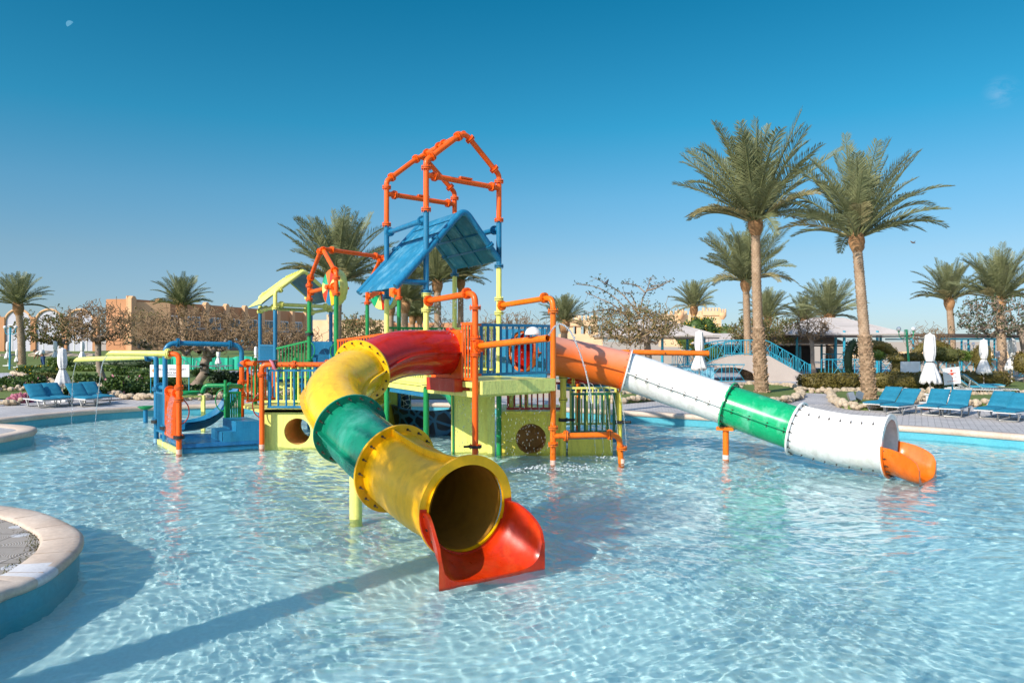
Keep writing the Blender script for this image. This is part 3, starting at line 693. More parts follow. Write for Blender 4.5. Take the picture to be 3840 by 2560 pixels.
# ---- slides
def tube_frames(pts,n=9):
    return MB().frames(catmull(pts,n))
def slide_piece(par,name,mat,pts,r0,r1,seam=True,th=.018,inner=None,ang=0.0,rib=.062):
    """hollow tube with side seam ribs; r0->r1"""
    fr=MB().frames(pts); k=len(fr); mb=MB(); n=56
    def shell(dr,flip):
        P=[]
        for i,(p,t,a,b) in enumerate(fr):
            r=r0+(r1-r0)*(i/(k-1))+dr; P.append([p+a*(r*cos(2*pi*j/n))+b*(r*sin(2*pi*j/n)) for j in range(n+1)])
        mb.grid(P,True,flip)
    shell(0,True); mb.m=1; shell(-th,False)
    o=sub(mb.build(name,[M[mat],M[inner or mat]],par))
    if seam:
        for sg in (1,-1):
            P=[]
            for i,(p,t,a,b) in enumerate(fr):
                r=r0+(r1-r0)*(i/(k-1)); h=t.cross(V(0,0,1)).normalized(); w_=h.cross(t); h=(h*cos(ang)+w_*sin(ang))*sg; v=h.cross(t)*sg
                P.append((p+h*(r-.01),p+h*(r+rib),v))
            s=MB(); s.grid([[q[0]+q[2]*.012 for q in P],[q[1]+q[2]*.012 for q in P]]); s.grid([[q[0]-q[2]*.012 for q in P],[q[1]-q[2]*.012 for q in P]],True,True)
            s.grid([[q[1]+q[2]*.012 for q in P],[q[1]-q[2]*.012 for q in P]])
            so_=sub(s.build('seam_rib',M[mat],o))
    return o,fr
def bolt_mesh():
    mb=MB(); mb.cyl((0,0,-.035),(0,0,.045),.008,n=6); mb.cyl((0,0,.012),(0,0,.028),.017,n=6); mb.cyl((0,0,-.024),(0,0,-.011),.017,n=6); mb.cyl((.004,0,.045),(.02,.006,.066),.007,n=6); return mb
BOLT=None
def bolt(parent,p,d):
    global BOLT
    if BOLT is None:
        o=bolt_mesh().build('bolt',M['rust']); BOLT=o.data
    else:
        o=bpy.data.objects.new('bolt',BOLT); COL.objects.link(o)
    o.parent=parent; o.location=rel(p,parent); o.rotation_mode='QUATERNION'; o.rotation_quaternion=V(0,0,1).rotation_difference(Vector(d).normalized())
    return o
def slide_flange(par,p,d,mat,ri,ro,nb=16,th=.028,a0=0):
    p=Vector(p);d=Vector(d).normalized(); o=sub(MB().disc_ring(p,d,ri-.012,ro,th,56).build('joint_flange',M[mat],par))
    u_=(V(0,0,1)-d*d.z).normalized(); b=d.cross(u_)
    for k in range(nb):
        w_=2*pi*(k+.5)/nb+a0; bolt(o,p+(u_*cos(w_)+b*sin(w_))*((ri+ro)/2+.008),d)
    return o
def exit_lip(par,c,d,r,mat,length=.55,zb0=None,w1=.60,hs0=None):
    """scooped splash lip fixed under the tube mouth c (axis d), ending in a straight edge on the water"""
    c=Vector(c); d=V(d.x,d.y,0).normalized(); s_=V(d.y,-d.x,0); nu,ns=16,40; zb0=c.z-r if zb0 is None else zb0; hs0=r*1.12 if hs0 is None else hs0
    def pt(u,s,o):
        sm=u*u*(3-2*u); w_=r*1.06+(w1-r*1.06)*sm; hs=.25+(hs0-.25)*max(0,1-u**2.6)**.5; zb=zb0*(1-sm)+.015*sm
        e=1-sqrt(max(0,1-abs(s)**(2.0+3.5*sm))); x=w_*math.copysign(abs(s)**(1-.0*sm),s); n=1+.0
        if u<.3:
            k=1-u/.3; ang=s*pi*.50; xc=r*1.06*sin(ang); zc=r*1.06*(1-cos(ang))
            x=x*(1-k)+xc*k; zz=(zb+hs*e)*(1-k)+(zb+zc)*k
        else: zz=zb+hs*e
        x+=o*s; zz-=o*(1-abs(s)**3)
        return c*1.0*V(1,1,0)[0]+V(0,0,0) if False else V(c.x,c.y,0)+d*(u*length-.02)+s_*x+V(0,0,zz)
    I=[[pt(u/nu,-1+2*j/ns,0) for j in range(ns+1)] for u in range(nu+1)]
    O=[[pt(u/nu,-1+2*j/ns,.035) for j in range(ns+1)] for u in range(nu+1)]
    mb=MB(); mb.grid(I,True,False); mb.grid(O,True,True)
    for j in (0,ns): mb.grid([[row[j] for row in I],[row[j] for row in O]],True,j==0)
    mb.grid([I[-1],O[-1]],False,True); mb.grid([I[0],O[0]],False)
    # skirt down into the water along the straight edge
    mb.grid([[p+d*.004 for p in O[-1]],[V(p.x,p.y,-.06)+d*.004 for p in O[-1]]],False,True); mb.grid([[p+d*.004 for p in I[-1]],[p+d*.004 for p in O[-1]]],False,True)
    o=sub(mb.build('splash_lip',M[mat],par))
    # bolted half collar
    a0=-pi*.53; cb=MB(); K=24; ri,ro=r*1.0,r*1.2
    P=[[c*1+d*(.0)+s_*(q*sin(w_))+V(0,0,-q*cos(w_)) for w_ in [a0+(-2*a0)*k/K for k in range(K+1)]] for q in (ri,ro)]
    cb.grid(P,False); cb.grid([[p-d*.03 for p in row] for row in P],False,True); cb.grid([[p for p in P[1]],[p-d*.03 for p in P[1]]],True)
    col=sub(cb.build('lip_collar',M[mat],par))
    for k in range(12):
        w_=a0*.92+(-2*a0*.92)*k/11; q=(ri+ro)/2; bolt(col,c+s_*(q*sin(w_))+V(0,0,-q*cos(w_)),d)
    return o
S1_=thing('tube_slide','curved tube slide of red, yellow and green sections ending in a red splash lip','tube slide',(-1.4,10.2,0),'tube slides of the water playground')
end=RE+V(.03,.025,0); Jr=V(-2.43,11.95,1.93); J2=V(-2.206,10.1,1.20); J1=V(-1.434,9.15,.83); OP=V(-.496,8.0,.61)
full=catmull([end,V(-1.98,12.85,2.17),Jr,V(-2.66,11.05,1.62),J2,J1,OP],12)
red=full[0:25]; yel=full[24:49]; gre=full[48:61]; low=full[60:73]
r=.41
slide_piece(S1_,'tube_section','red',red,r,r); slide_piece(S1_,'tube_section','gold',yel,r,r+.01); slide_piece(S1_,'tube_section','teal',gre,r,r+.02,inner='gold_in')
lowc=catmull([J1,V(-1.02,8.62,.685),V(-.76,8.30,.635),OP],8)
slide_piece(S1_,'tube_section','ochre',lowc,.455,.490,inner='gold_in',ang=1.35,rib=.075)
dirs=lambda P,i:(P[min(i+1,len(P)-1)]-P[max(i-1,0)]).normalized()
slide_flange(S1_,Jr,dirs(full,24),'gold',r,r+.105,18); slide_flange(S1_,J2,dirs(full,48),'teal',r,r+.105,18); slide_flange(S1_,J1,dirs(full,60),'ochre',.44,.565,18,.034)
slide_flange(S1_,end,V(ua.y,-ua.x,0),'red',r-.01,r+.05,12)
od=V(.55,-.83,0).normalized(); od=(od+V(0,0,-.10)).normalized()
rim=MB().disc_ring(OP,od,.470,.575,.035,64).build('mouth_ring',M['ochre'],S1_)
exit_lip(S1_,OP+od*.03+V(0,0,.0),od,.475,'lip_red',.56,zb0=.12,w1=.60,hs0=.53)
lg=sub(MB().cyl((-2.12,10.05,-.45),(-2.12,10.05,.80),.085,n=20).build('support_leg',M['yellow'],S1_))
MB().box((-2.12,10.05,.80),(.34,.2,.05),rz=.6).build('saddle_plate',M['yellow'],lg)
S2_=thing('tube_slide','long straight tube slide of salmon, white and green sections with an orange lip','tube slide',(3.5,15,0),'tube slides of the water playground')
nb_=V(-ub.y,ub.x,0)
P0=SE+nb_*.02; K1=V(2.447,15.9,1.764); K2=V(4.40,15.02,1.10); K3=V(5.47,14.2,.72); K4=V(6.68,13.1,.55)
full=catmull([P0,V(1.25,15.86,2.03),K1,V(3.45,15.52,1.43),K2,K3,V(6.10,13.62,.58),K4],12)
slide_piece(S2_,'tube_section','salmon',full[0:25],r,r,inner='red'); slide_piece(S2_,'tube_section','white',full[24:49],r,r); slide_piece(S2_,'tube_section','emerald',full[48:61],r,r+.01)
slide_piece(S2_,'tube_section','white',full[60:85],.46,.49,ang=1.45,rib=.03)
slide_flange(S2_,K1-dirs(full,24)*.016,dirs(full,24),'salmon',r,r+.075,16); slide_flange(S2_,K1+dirs(full,24)*.014,dirs(full,24),'white',r,r+.075,0)
slide_flange(S2_,K2,dirs(full,48),'emerald',r,r+.085,18); slide_flange(S2_,K3,dirs(full,60),'white',.42,.535,18,.034)
slide_flange(S2_,P0+nb_*.03,nb_,'salmon',r-.01,r+.05,12)
od2=dirs(full,84); MB().disc_ring(K4,od2,.470,.565,.035,64).build('mouth_ring',M['white'],S2_)
exit_lip(S2_,K4+od2*.03,V(od2.x,od2.y,0),.475,'lip_orange',.60,zb0=.08,w1=.56,hs0=.50)
# bolts along the white ribs
for i in (24+3,24+6,24+9,24+12,24+15,24+18,24+21):
    p=full[i]; t=dirs(full,i); h=t.cross(V(0,0,1)).normalized(); bolt(sub(S2_.children[1]),p+h*(r+.035),t.cross(h))
for i in (50,53,56,59):
    p=full[i]; t=dirs(full,i); h=t.cross(V(0,0,1)).normalized(); bolt(sub(S2_.children[2]),p+h*(r+.035),t.cross(h))
for i in range(63,85,3):
    p=full[i]; t=dirs(full,i); rr=.46+.03*(i-60)/24
    for ang in (-1.05,.92):
        h=t.cross(V(0,0,1)).normalized(); v=h.cross(t); q=(h*cos(ang)+v*sin(ang)); bolt(sub(S2_.children[3]),p+q*(rr-.022),q)
lg=sub(MB().cyl((4.335,15.0,-.45),(4.335,15.0,.60),.062,n=18).build('support_leg',M['orange_lite'],S2_))
MB().box((4.335,15.0,.64),(.34,.22,.07),rz=-.5).build('saddle_plate',M['lip_orange'],lg); MB().disc_ring((4.335,15.0,.06),(0,0,1),.062,.066,.09,18).build('waterline_band',plain('limescale_band',(.8,.62,.55),.7),lg)
# ---- middle tower (green posts, orange gables, colour wheels)
T2=thing('play_tower','middle tower with green posts, orange gable pipes and two painted wheels','play tower',(-4.3,20.2,0))
a2=V(-5.643,20.6,0);b2=V(-4.30,18.1,0);c2=V(-3.056,20.0,0);d2=V(-4.40,22.5,0)
for p in (a2,b2,c2,d2):
    post(T2,p.x,p.y,[(ZB,1.35,'blue'),(1.35,3.56,'green'),(3.56,4.05,'orange')])
    flange(T2,up(p,3.95),(0,0,1),'orange')
for p,z in ((a2,2.64),(a2,1.86)): flange(T2,up(p,z),(0,0,1),'green',.11); 
MB().disc_ring(up(a2,2.6),(0,0,1),.05,.115,.06,16).build('valve_collar',M['black'],T2)
g1=gable(T2,a2,b2,3.93,4.86,'orange'); g2=gable(T2,c2,d2,3.93,4.86,'orange')
pipe(T2,'ridge_pipe','orange',[g1+V(0,0,-.04),g2+V(0,0,-.04)]); rd=(g2-g1).normalized()
for t in (.35,2.0): flange(T2,g1+rd*t+V(0,0,-.04),rd,'orange')
tie(T2,a2,b2,3.76,'orange'); tie(T2,c2,d2,3.76,'orange')
mb=MB(); mb.prism([(p.x,p.y) for p in (b2,c2,d2,a2)],1.22,1.34); mb.build('deck',M['blue_deck'],T2)
mb=MB(); mb.prism([(p.x,p.y) for p in (b2+V(0,.2,0),c2,d2,a2+V(.2,0,0))],-.45,1.1); mb.build('base_wall',M['yellow_shade'],T2)
WC=['lip_orange','emerald','yellow','lip_red','blue','gold','orange','emerald','yellow','lip_red','blue','orange_lite']
def wheel(par,c,n,r,shift):
    c=Vector(c);n=Vector(n).normalized(); u_=(V(0,0,1)-n*n.z).normalized(); v_=n.cross(u_); S=10
    o=MB(); o.lathe([(r,.05),(r*1.02,.0),(r*1.0,-.16),(r*.75,-.24),(0,-.28)],c,40,True,n); w=sub(o.build('colour_wheel',M['yellow'],par))
    for k in range(S):
        mb=MB(); ps=[c+n*.11]; 
        for j in range(7):
            a=2*pi*(k+j/6)/S; ps.append(c+(u_*cos(a)+v_*sin(a))*r*.985+n*.045)
        mb.add(ps,[(0,j,j+1) for j in range(1,7)]); mb.build('sector',M[WC[(k+shift)%len(WC)]],w)
    for k in range(8):
        a=2*pi*k/8; q=(u_*cos(a)+v_*sin(a)); MB().tube([c+q*r*.98-n*.17,c+q*r*.74-n*.245,c-n*.285],.014,6).build('rib',M['yellow'],w)
    MB().cyl(c+n*.09,c+n*.2,.06,n=14).build('hub',M['orange'],w)
    MB().cyl(c+n*.16,c-n*.45,.035,n=12).build('axle',M['orange'],w)
wheel(T2,W(1262,1074,18.35)+V(-.17,.30,0),(-.74,-.67,0),.46,0); wheel(T2,W(1437,1100,20.6),(-.55,-.83,0),.46,4)
railing(T2,b2,c2,1.5,2.45,'blue',.16,.018); railing(T2,b2+V(.05,-.05,0),C_+V(-.05,.05,0),1.55,2.42,'orange',.125,.018,z1b=2.56)
railing(T2,c2,d2,1.5,2.4,'blue',.16,.018)
hole_plate(T2,'crawl_panel','blue',V(-5.35,21.2,1.85),(1,.1,0),-.35,.35,1.3,2.4,.22,kz=1.6)
ring_handle(T2,up(a2,2.15),(1,-.3,0),'green',.17); ring_handle(T2,up(b2,2.15),(-1,.2,0),'green',.15)
mb=MB(); mb.prism([(p.x,p.y) for p in (b2,C_,D_,c2)],1.28,1.38); mb.build('bridge_deck',M['yellow'],T2)
# ---- back tower (yellow pitched roof on blue posts)
T3=thing('play_tower','small back tower with a pale yellow pitched roof on blue posts','play tower',(-6.7,23,0))
p2=V(-6.72,21.0,0);p1=V(-8.0,23.5,0);p4=V(-5.51,22.5,0);p3=V(-6.79,25.0,0)
for p in (p1,p2,p3,p4): post(T3,p.x,p.y,[(ZB,3.34,'blue'),(3.34,3.72,'yellow')])
def r3(t,s,z): q=p2+(p4-p2)*t+(p1-p2)*s; return V(q.x,q.y,z)
for s in (0,1):
    MB().tube(fillet([r3(0,s,3.68),r3(0,s,3.80),r3(.47,s,4.44),r3(.53,s,4.44),r3(1,s,3.80),r3(1,s,3.68)],.16,5),R,14).build('gable_pipe',M['yellow'],T3)
    for t in (.08,.92):
        q=r3(t,s,3.88); d=(r3(.5,s,4.48)-r3(0 if t<.5 else 1,s,3.80)).normalized(); flange(T3,q,d,'yellow')
P3=[(-.22,3.46),(.03,3.82),(.40,4.36),(.47,4.44),(.53,4.44),(.60,4.36),(.97,3.82),(1.06,3.69)]
for nm,mt,dz in (('roof_sheet','yellow',.015),('roof_lining','blue',-.02)):
    mb=MB(); a=[[r3(t,s,z+dz) for t,z in P3] for s in (.02,.98)]; b=[[r3(t,s,z+dz-.02) for t,z in P3] for s in (.02,.98)]
    mb.grid(a,True); mb.grid(b,True,True)
    for i in (0,1):
        mb.grid([a[i],b[i]],False,i==0)
    for j in (0,-1): mb.add([a[0][j],a[1][j],b[1][j],b[0][j]],[(0,1,2,3)])
    mb.build(nm,M[mt],T3)
for k in range(6): flange(T3,r3(.5,.1+.16*k,4.46),(p1-p2),'yellow',.085)
tie(T3,p2,p4,3.45,'yellow'); tie(T3,p1,p3,3.45,'yellow'); tie(T3,p2,p1,3.38,'yellow'); tie(T3,p4,p3,3.38,'yellow')
mb=MB(); mb.prism([(p.x,p.y) for p in (p2,p4,p3,p1)],1.25,1.36); mb.build('deck',M['blue_deck'],T3)
railing(T3,p1,p2,1.5,2.28,'blue',.17,.018); railing(T3,p2,a2,1.35,2.19,'green',.105,.02,z1b=2.42,z0b=1.42); railing(T3,p3,p4,1.5,2.3,'blue',.14,.018)
MB().box((-6.5,21.3,1.14),(.10,.9,.16),rz=.8).build('deck_beam',M['yellow'],T3)
ring_handle(T3,up(p4,2.2),(-1,0,0),'blue',.2)
# ---- lower deck and entrance gate at the left
GT=thing('entrance_deck','blue wading entrance with orange and blue pipe posts and two blue steps','entrance deck',(-6.4,16.8,0))
LP1=V(-7.11,15.8,0);LP2=V(-5.60,16.57,0);LP3=V(-6.50,17.8,0);BP1=V(-8.46,17.6,0);BP2=V(-7.97,17.0,0)
post(GT,LP1.x,LP1.y,[(ZB,.36,'orange'),(.36,1.16,'orange'),(1.16,1.42,'orange'),(1.42,1.92,'orange')])
pipe(GT,'elbow','orange',[up(LP1,1.9),up(LP1,2.12),up(LP1,2.14)+V(-.22,0,0)],bend=.18); flange(GT,up(LP1,2.14)+V(-.23,0,0),(1,0,0),'yellow',.115)
MB().disc_ring(up(LP1,.36),(0,0,1),.05,.115,.07,18).build('valve_collar',M['black'],GT)
def trough(par,a,b,mat,r=.062):
    a=Vector(a);b=Vector(b); d=(b-a).normalized(); s=d.cross(V(0,0,1)).normalized(); n=16; mb=MB()
    def row(p,q,rr,cut): return [p+d*(cut*(1+sin(w))*.5)+s*(rr*cos(w))+V(0,0,1)*(rr*sin(w)) for w in [2*pi*j/n for j in range(n+1)]]
    e0=row(a,d,r,0); e1=row(b,d,r,-.16); i0=row(a,d,r-.008,0); i1=row(b,d,r-.008,-.16)
    mb.grid([e0,e1],True); mb.grid([i0,i1],True,True); mb.grid([e1,i1],False); return mb.build('water_trough',M[mat],par)
trough(GT,up(LP1,2.14)+V(-.24,0,0),V(-8.72,15.85,2.15),'yellow')
post(GT,BP1.x,BP1.y,[(ZB,.55,'blue'),(.55,1.27,'blue'),(1.27,1.82,'blue')]); pipe(GT,'elbow','blue',[up(BP1,1.8),up(BP1,2.03),up(BP1,2.03)+V(-.22,.05,0)],bend=.17); flange(GT,up(BP1,2.03)+V(-.22,.06,0),(1,-.2,0),'blue',.11)
trough(GT,up(BP1,2.03)+V(-.23,.06,0),V(-10.95,18.5,1.94),'yellow')
post(GT,BP2.x,BP2.y,[(ZB,.45,'blue'),(.45,1.45,'blue')])
pipe(GT,'arch_pipe','blue',[up(BP2,1.45),up(BP2,2.37),up(LP3,2.32),up(LP3,1.80)],bend=.26); dd=(LP3-BP2).normalized()
flange(GT,up(BP2,2.37)+dd*.27,dd,'blue',.105); flange(GT,up(LP3,2.32)-dd*.27,dd,'blue',.105)
post(GT,LP3.x,LP3.y,[(.2,1.12,'orange'),(1.12,1.42,'orange'),(1.42,1.84,'orange')]); flange(GT,up(LP3,1.84),(0,0,1),'blue')
for q in (BP1,BP2): MB().disc_ring(up(q,.50 if q is BP1 else .42),(0,0,1),.05,.115,.07,18).build('valve_collar',M['black'],GT)
pipe(GT,'link_pipe','orange',[up(LP1,1.29),up(LP1.lerp(BP2,.62),1.30)]); dl=(BP2-LP1).normalized(); flange(GT,up(LP1,1.29)+dl*.17,dl,'orange',.11); flange(GT,up(LP1.lerp(BP2,.62),1.30),dl,'orange',.115)
pipe(GT,'link_pipe','blue',[up(BP2,1.33),up(BP1,1.33)]); flange(GT,up(BP2.lerp(BP1,.5),1.33),(BP1-BP2),'blue',.115)
railing(GT,LP1,BP2,.30,1.22,'orange',.125,.02); railing(GT,BP2,BP1,.30,1.2,'blue',.12,.018)
ring_handle(GT,up(LP1,.9),(1,.3,0),'maroon',.2); ring_handle(GT,up(LP2,.97),(-1,-.2,0),'maroon',.2)
bb=LP1+(BP1-LP1)*.95
base=[LP1+V(.05,.03,0),LP2+V(-.04,-.02,0),LP3,BP1+V(.1,-.02,0)]
mb=MB(); mb.prism([(p.x,p.y) for p in base],.115,.20); mb.build('floor_panel',M['blue_deck'],GT)
cb=sum(base,V(0,0,0))/4; base2=[cb+(p-cb)*.965 for p in base]; mb=MB(); mb.prism([(p.x,p.y) for p in base2],-.05,.10); mb.build('floor_skirt',M['blue'],GT)
mb=MB(); mb.bar(up(LP1.lerp(BP2,.1),-.02),up(BP1.lerp(LP1,.1),-.02),.05,.25); mb.build('side_skirt',M['yellow'],GT)
e1=(LP2-LP1).normalized(); e2=(LP3-LP2).normalized()
def block(par,name,o,l1,l2,z0,z1,mat):
    mb=MB(); mb.prism([(q.x,q.y) for q in (o,o+e1*l1,o+e1*l1+e2*l2,o+e2*l2)],z0,z1); return mb.build(name,M[mat],par)
block(GT,'step',LP2-e1*.82,.80,.95,.20,.42,'blue'); block(GT,'step',LP2-e1*.55,.53,1.05,.42,.63,'blue')
mb=MB()
for k in range(6): mb.bar(up(LP2-e1*.84+e2*(.02+.09*k),.22),up(LP2-e1*.84+e2*(.02+.09*k),.42),.03,.02)
mb.build('step_ribs',M['blue'],GT)
post(GT,LP2.x,LP2.y,[(ZB,1.66,'orange')]); 
lend=V(-4.15,16.62,1.88); pipe(GT,'spray_pipe','orange',[up(LP2,1.6),up(LP2,1.88),lend],bend=.2); flange(GT,up(LP2,1.66),(0,0,1),'orange'); flange(GT,lend,(1,0,0),'orange',.115); flange(GT,up(LP2,1.88)+V(2.0*.36,.02,0),(1,0,0),'orange',.09)
sp_=pipe(GT,'link_pipe','orange',[up(LP3,1.88),up(LP3,1.88)+V(.9,-.9,0)*.55]); flange(GT,up(LP3,1.88)+V(.2,-.2,0),(1,-1,0),'orange',.105)
for k in range(6): MB().disc_ring(up(LP2,1.885)+V(.45+.17*k,-.050,0),(0,-1,0),.004,.012,.01,8).build('spray_hole',M['black'],GT)
MB().tube([up(LP2,1.99)+V(.20,-.075,0),up(LP2,1.93)+V(.26,-.09,0),up(LP2,1.80)+V(.31,-.085,0),up(LP2,1.77)+V(.34,-.08,0)],[.02,.035,.035,.02],10).build('pink_valve_lever',plain('pink_rubber',(.55,.16,.2),.5),GT)
MB().disc_ring(up(LP2,1.88)+V(.3,0,0),(1,0,0),.05,.085,.07,16).build('valve_collar',M['black'],GT)
ring_handle(GT,up(LP3,1.0)+V(-.38,-.1,0),(-1,-.2,0),'green',.2)
gq=V(-6.75,17.35,0); railing(GT,V(-6.66,17.25,0),V(-6.38,17.45,0),.40,1.20,'green',.05,.02)
post(GT,-6.67,17.22,[(.2,1.5,'green')],.035,False)
pipe(GT,'link_pipe','green',[up(LP3,1.32),V(-6.66,17.3,1.36),V(-6.67,17.22,1.1)],bend=.15); flange(GT,up(LP3,1.33)+V(-.25,-.1,0),(1,.4,0),'green',.10)
for q in (LP1,LP2,BP1,BP2): MB().disc_ring(up(q,.05),(0,0,1),R,R+.004,.10,18).build('waterline_band',plain('limescale_ring',(.74,.42,.32) if q in (LP1,LP2) else (.25,.42,.5),.7),GT)
# lower deck with tunnel
TL=thing('crawl_tunnel','pale yellow crawl deck with a round tunnel and blue railing on top','crawl tunnel',(-4.8,17,0))
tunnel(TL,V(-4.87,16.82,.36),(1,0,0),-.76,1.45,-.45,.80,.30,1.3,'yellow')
mb=MB(); mb.prism([(-5.72,16.72),(-3.2,16.72),(-3.2,19.6),(-5.6,19.6),(-6.75,18.2)],.80,.86); mb.build('deck',M['yellow'],TL)
railing(TL,V(-5.50,16.65,0),V(-3.4,16.65,0),.93,1.75,'blue',.185,.024)
railing(TL,V(-6.1,17.9,0),V(-3.6,18.1,0),.95,1.82,'yellow',.17,.022)
mb=MB(); mb.slab([V(-5.75,19.5,.86),V(-3.3,19.5,.86),V(-3.3,19.5,1.22),V(-5.75,19.5,1.22)],(0,-1,0),.08); mb.build('back_wall',M['yellow_shade'],TL)
MB().box((-4.6,19.3,1.26),(2.4,.6,.08)).build('ledge',M['blue_deck'],TL)
for x,m in ((-5.35,'green'),(-6.35,'green'),(-4.05,'blue')): MB().cyl((x,18.3,.86),(x,18.3,2.0),.05,n=12).build('post',M[m],TL)
railing(TL,V(-6.45,18.0,0),V(-6.0,18.9,0),.95,1.9,'orange',.12,.016)
# open blue slide
OS=thing('open_slide','blue open slide curving down into the shallow pool at the left','open slide',(-7,19.5,0))
cv=catmull([W(935,1400,18.9),W(885,1480,18.8),W(838,1545,18.6),W(785,1588,18.4),W(730,1606,18.2),W(680,1611,18.0)],8)
rows=[]
for i,(p,t,a,b) in enumerate(MB().frames(cv)):
    h=V(0,0,1).cross(t).normalized(); rows.append([p+h*x+V(0,0,z) for x,z in ((-.34,.2),(-.31,.21),(-.28,.05),(-.15,0),(.15,0),(.28,.05),(.31,.21),(.34,.2))])
mb=MB(); mb.grid(rows,True); mb.grid([[q-V(0,0,.03) for q in r_] for r_ in rows],True,True); mb.build('chute',M['blue'],OS)
MB().cyl((-6.15,18.95,ZB),(-6.15,18.95,1.25),.05,n=12).build('support_leg',M['blue'],OS)
# stand pipes with trays
WT=thing('water_tray','green tray with a bent green pipe on a yellow square leg beside the steps','water tray',W(755,1580,20))
q=W(755,1500,20); MB().lathe([(0,-.03),(.34,-.03),(.40,.05),(.37,.05),(.33,0),(0,0)],V(q.x-.45,q.y,1.0),22).build('tray',M['green'],WT)
MB().box((q.x+.05,q.y,.3),(.09,.09,1.3)).box((q.x-.25,q.y,.92),(.68,.06,.05)).build('leg',M['yellow'],WT)
pipe(WT,'pipe','green',[V(q.x+1.3,q.y,1.21),V(q.x+.1,q.y,1.21),V(q.x+.02,q.y,1.02)],bend=.15)
WT2=thing('water_tray','round green tray on a short blue stand out in the water at the left','water tray',(-9.3,18.2,0))
q=G(546,1580,0); MB().lathe([(0,.36),(.1,.36),(.23,.45),(.21,.46),(.1,.40),(0,.40)],V(q.x,q.y,0),22).build('tray',M['green'],WT2); MB().cyl((q.x,q.y,ZB),(q.x,q.y,.37),.065,n=16).build('stand',M['blue'],WT2)
MB().lathe([(0,.55),(.1,.55),(.18,.66),(.16,.66),(.1,.6),(0,.6)],V(q.x+.25,q.y+.6,0),18,axis=(.2,0,1)).build('tray',M['green'],WT2)
# mosaic pillar and whale basin under the deck
MP=thing('mosaic_pillar','dark pillar covered in pale cell mosaic under the tower deck','pillar',(-2.9,20.6,0))
tag(MP); q=W(1523,1600,20.2); MB().lathe([(.17,-.45),(.145,.5),(.135,1.0),(.0,1.0)],V(q.x,q.y,0),20).build('shaft',M['mosaic_white'],MP)
WB=thing('splash_basin','dark blue splash basin with black cells and a green chute under the tower deck','splash basin',(-1.9,19.5,0))
rows=[]
for z,rr in ((-.45,1.15),(.05,1.25),(.45,1.33),(.62,1.38)):
    rows.append([V(-1.95+rr*cos(a),20.2+rr*.9*sin(a),z+.18*((cos(a)+.2)**2)) for a in [pi+pi*k/30 for k in range(31)]])
mb=MB(); mb.grid(rows,True); mb.grid([[V(-1.95+(p.x+1.95)*.93,20.2+(p.y-20.2)*.93,p.z) for p in r_] for r_ in rows],True,True); mb.grid([rows[-1],[V(-1.95+(p.x+1.95)*.93,20.2+(p.y-20.2)*.93,p.z) for p in rows[-1]]],False); mb.build('basin_wall',M['mosaic_blue'],WB)
cv=[V(-2.7,20.6,1.25),V(-2.2,20.7,1.05),V(-1.6,20.6,.7),V(-1.2,20.2,.35)]; rows=[]
for p,t,a,b in MB().frames(catmull(cv,6)):
    h=V(0,0,1).cross(t).normalized(); rows.append([p+h*(.55*cos(w))+V(0,0,.55-.55*sin(w)) for w in [pi*k/14 for k in range(15)]])
mb=MB(); mb.grid(rows,True); mb.grid([[q_-V(0,0,.02) for q_ in r_] for r_ in rows],True,True); mb.build('chute',M['emerald'],WB)
MB().lathe([(0,.0),(.35,.04),(.5,.2),(.48,.45),(.3,.6),(.28,.55),(.4,.4),(.4,.2),(0,.1)],V(-1.15,20.1,.25),22,axis=(-.4,-.5,.7)).build('funnel',M['blue'],WB)
# ---- moving water
rw=random.Random(3)
def jet(name,label,pts,r0,r1,beads=True):
    P=catmull(pts,10); n=len(P); rs=[(r0+(r1-r0)*i/n)*(1+.35*rw.uniform(-1,1)*(i/n)) for i in range(n)]
    mb=MB(); mb.tube(P,rs,7); 
    for k in range(30):
        p=P[int(n*(.45+.5*rw.random()))]; mb.sphere(p+V(rw.gauss(0,.02),rw.gauss(0,.02),rw.gauss(0,.03)),rw.uniform(.003,.008),5,4,sz=1.6)
    return tag(mb.build(name,M['drop']),label,'water jet','streams of falling water')
jet('water_jet','thin arc of water leaping from the orange cannon pipe',[V(.575,11.6,2.50),V(.66,11.5,2.63),V(.76,11.45,2.67),V(.90,11.4,2.55),V(1.05,11.35,2.2),V(1.16,11.3,1.8),V(1.22,11.3,1.45)],.014,.010)
jet('water_jet','falling stream of water at the tip of the nearer yellow trough',[V(-8.66,15.85,2.12),V(-8.78,15.85,1.9),V(-8.85,15.85,1.4),V(-8.92,15.85,.7),V(-8.95,15.85,0)],.010,.005)
jet('water_jet','falling stream of water at the tip of the farther yellow trough',[V(-10.9,18.5,1.88),V(-10.98,18.5,1.5),V(-11.0,18.5,.9),V(-11.02,18.5,.1)],.008,.004)
def curtain(label,fn,n,rmin,rmax,streak=1.5):
    mb=MB()
    for k in range(n):
        p=fn(); r_=rw.uniform(rmin,rmax); mb.sphere(p,r_,5,4,sz=rw.uniform(1,streak))
    return tag(mb.build('water_spray',M['drop']),label,'water spray',kind='stuff')
def fall(a,b,z0,z1,fwd):
    def f():
        t=rw.random(); p=Vector(a).lerp(Vector(b),rw.random()); z=z0+(z1-z0)*t; return V(p.x+rw.gauss(0,.04)+fwd[0]*sqrt(t),p.y+rw.gauss(0,.05)+fwd[1]*sqrt(t),z)
    return f
curtain('drops falling from the overflow edge of the tower deck',fall(FP+fr*.25+fn*.1,RP-fr*.2+fn*.1,1.44,.0,(.05,-.15)),260,.003,.006,5)
curtain('drops falling in the gap beside the front orange post',fall(A_.lerp(FP,.55),FP+fr*.1,1.45,.1,(.05,-.2)),150,.003,.006,5)
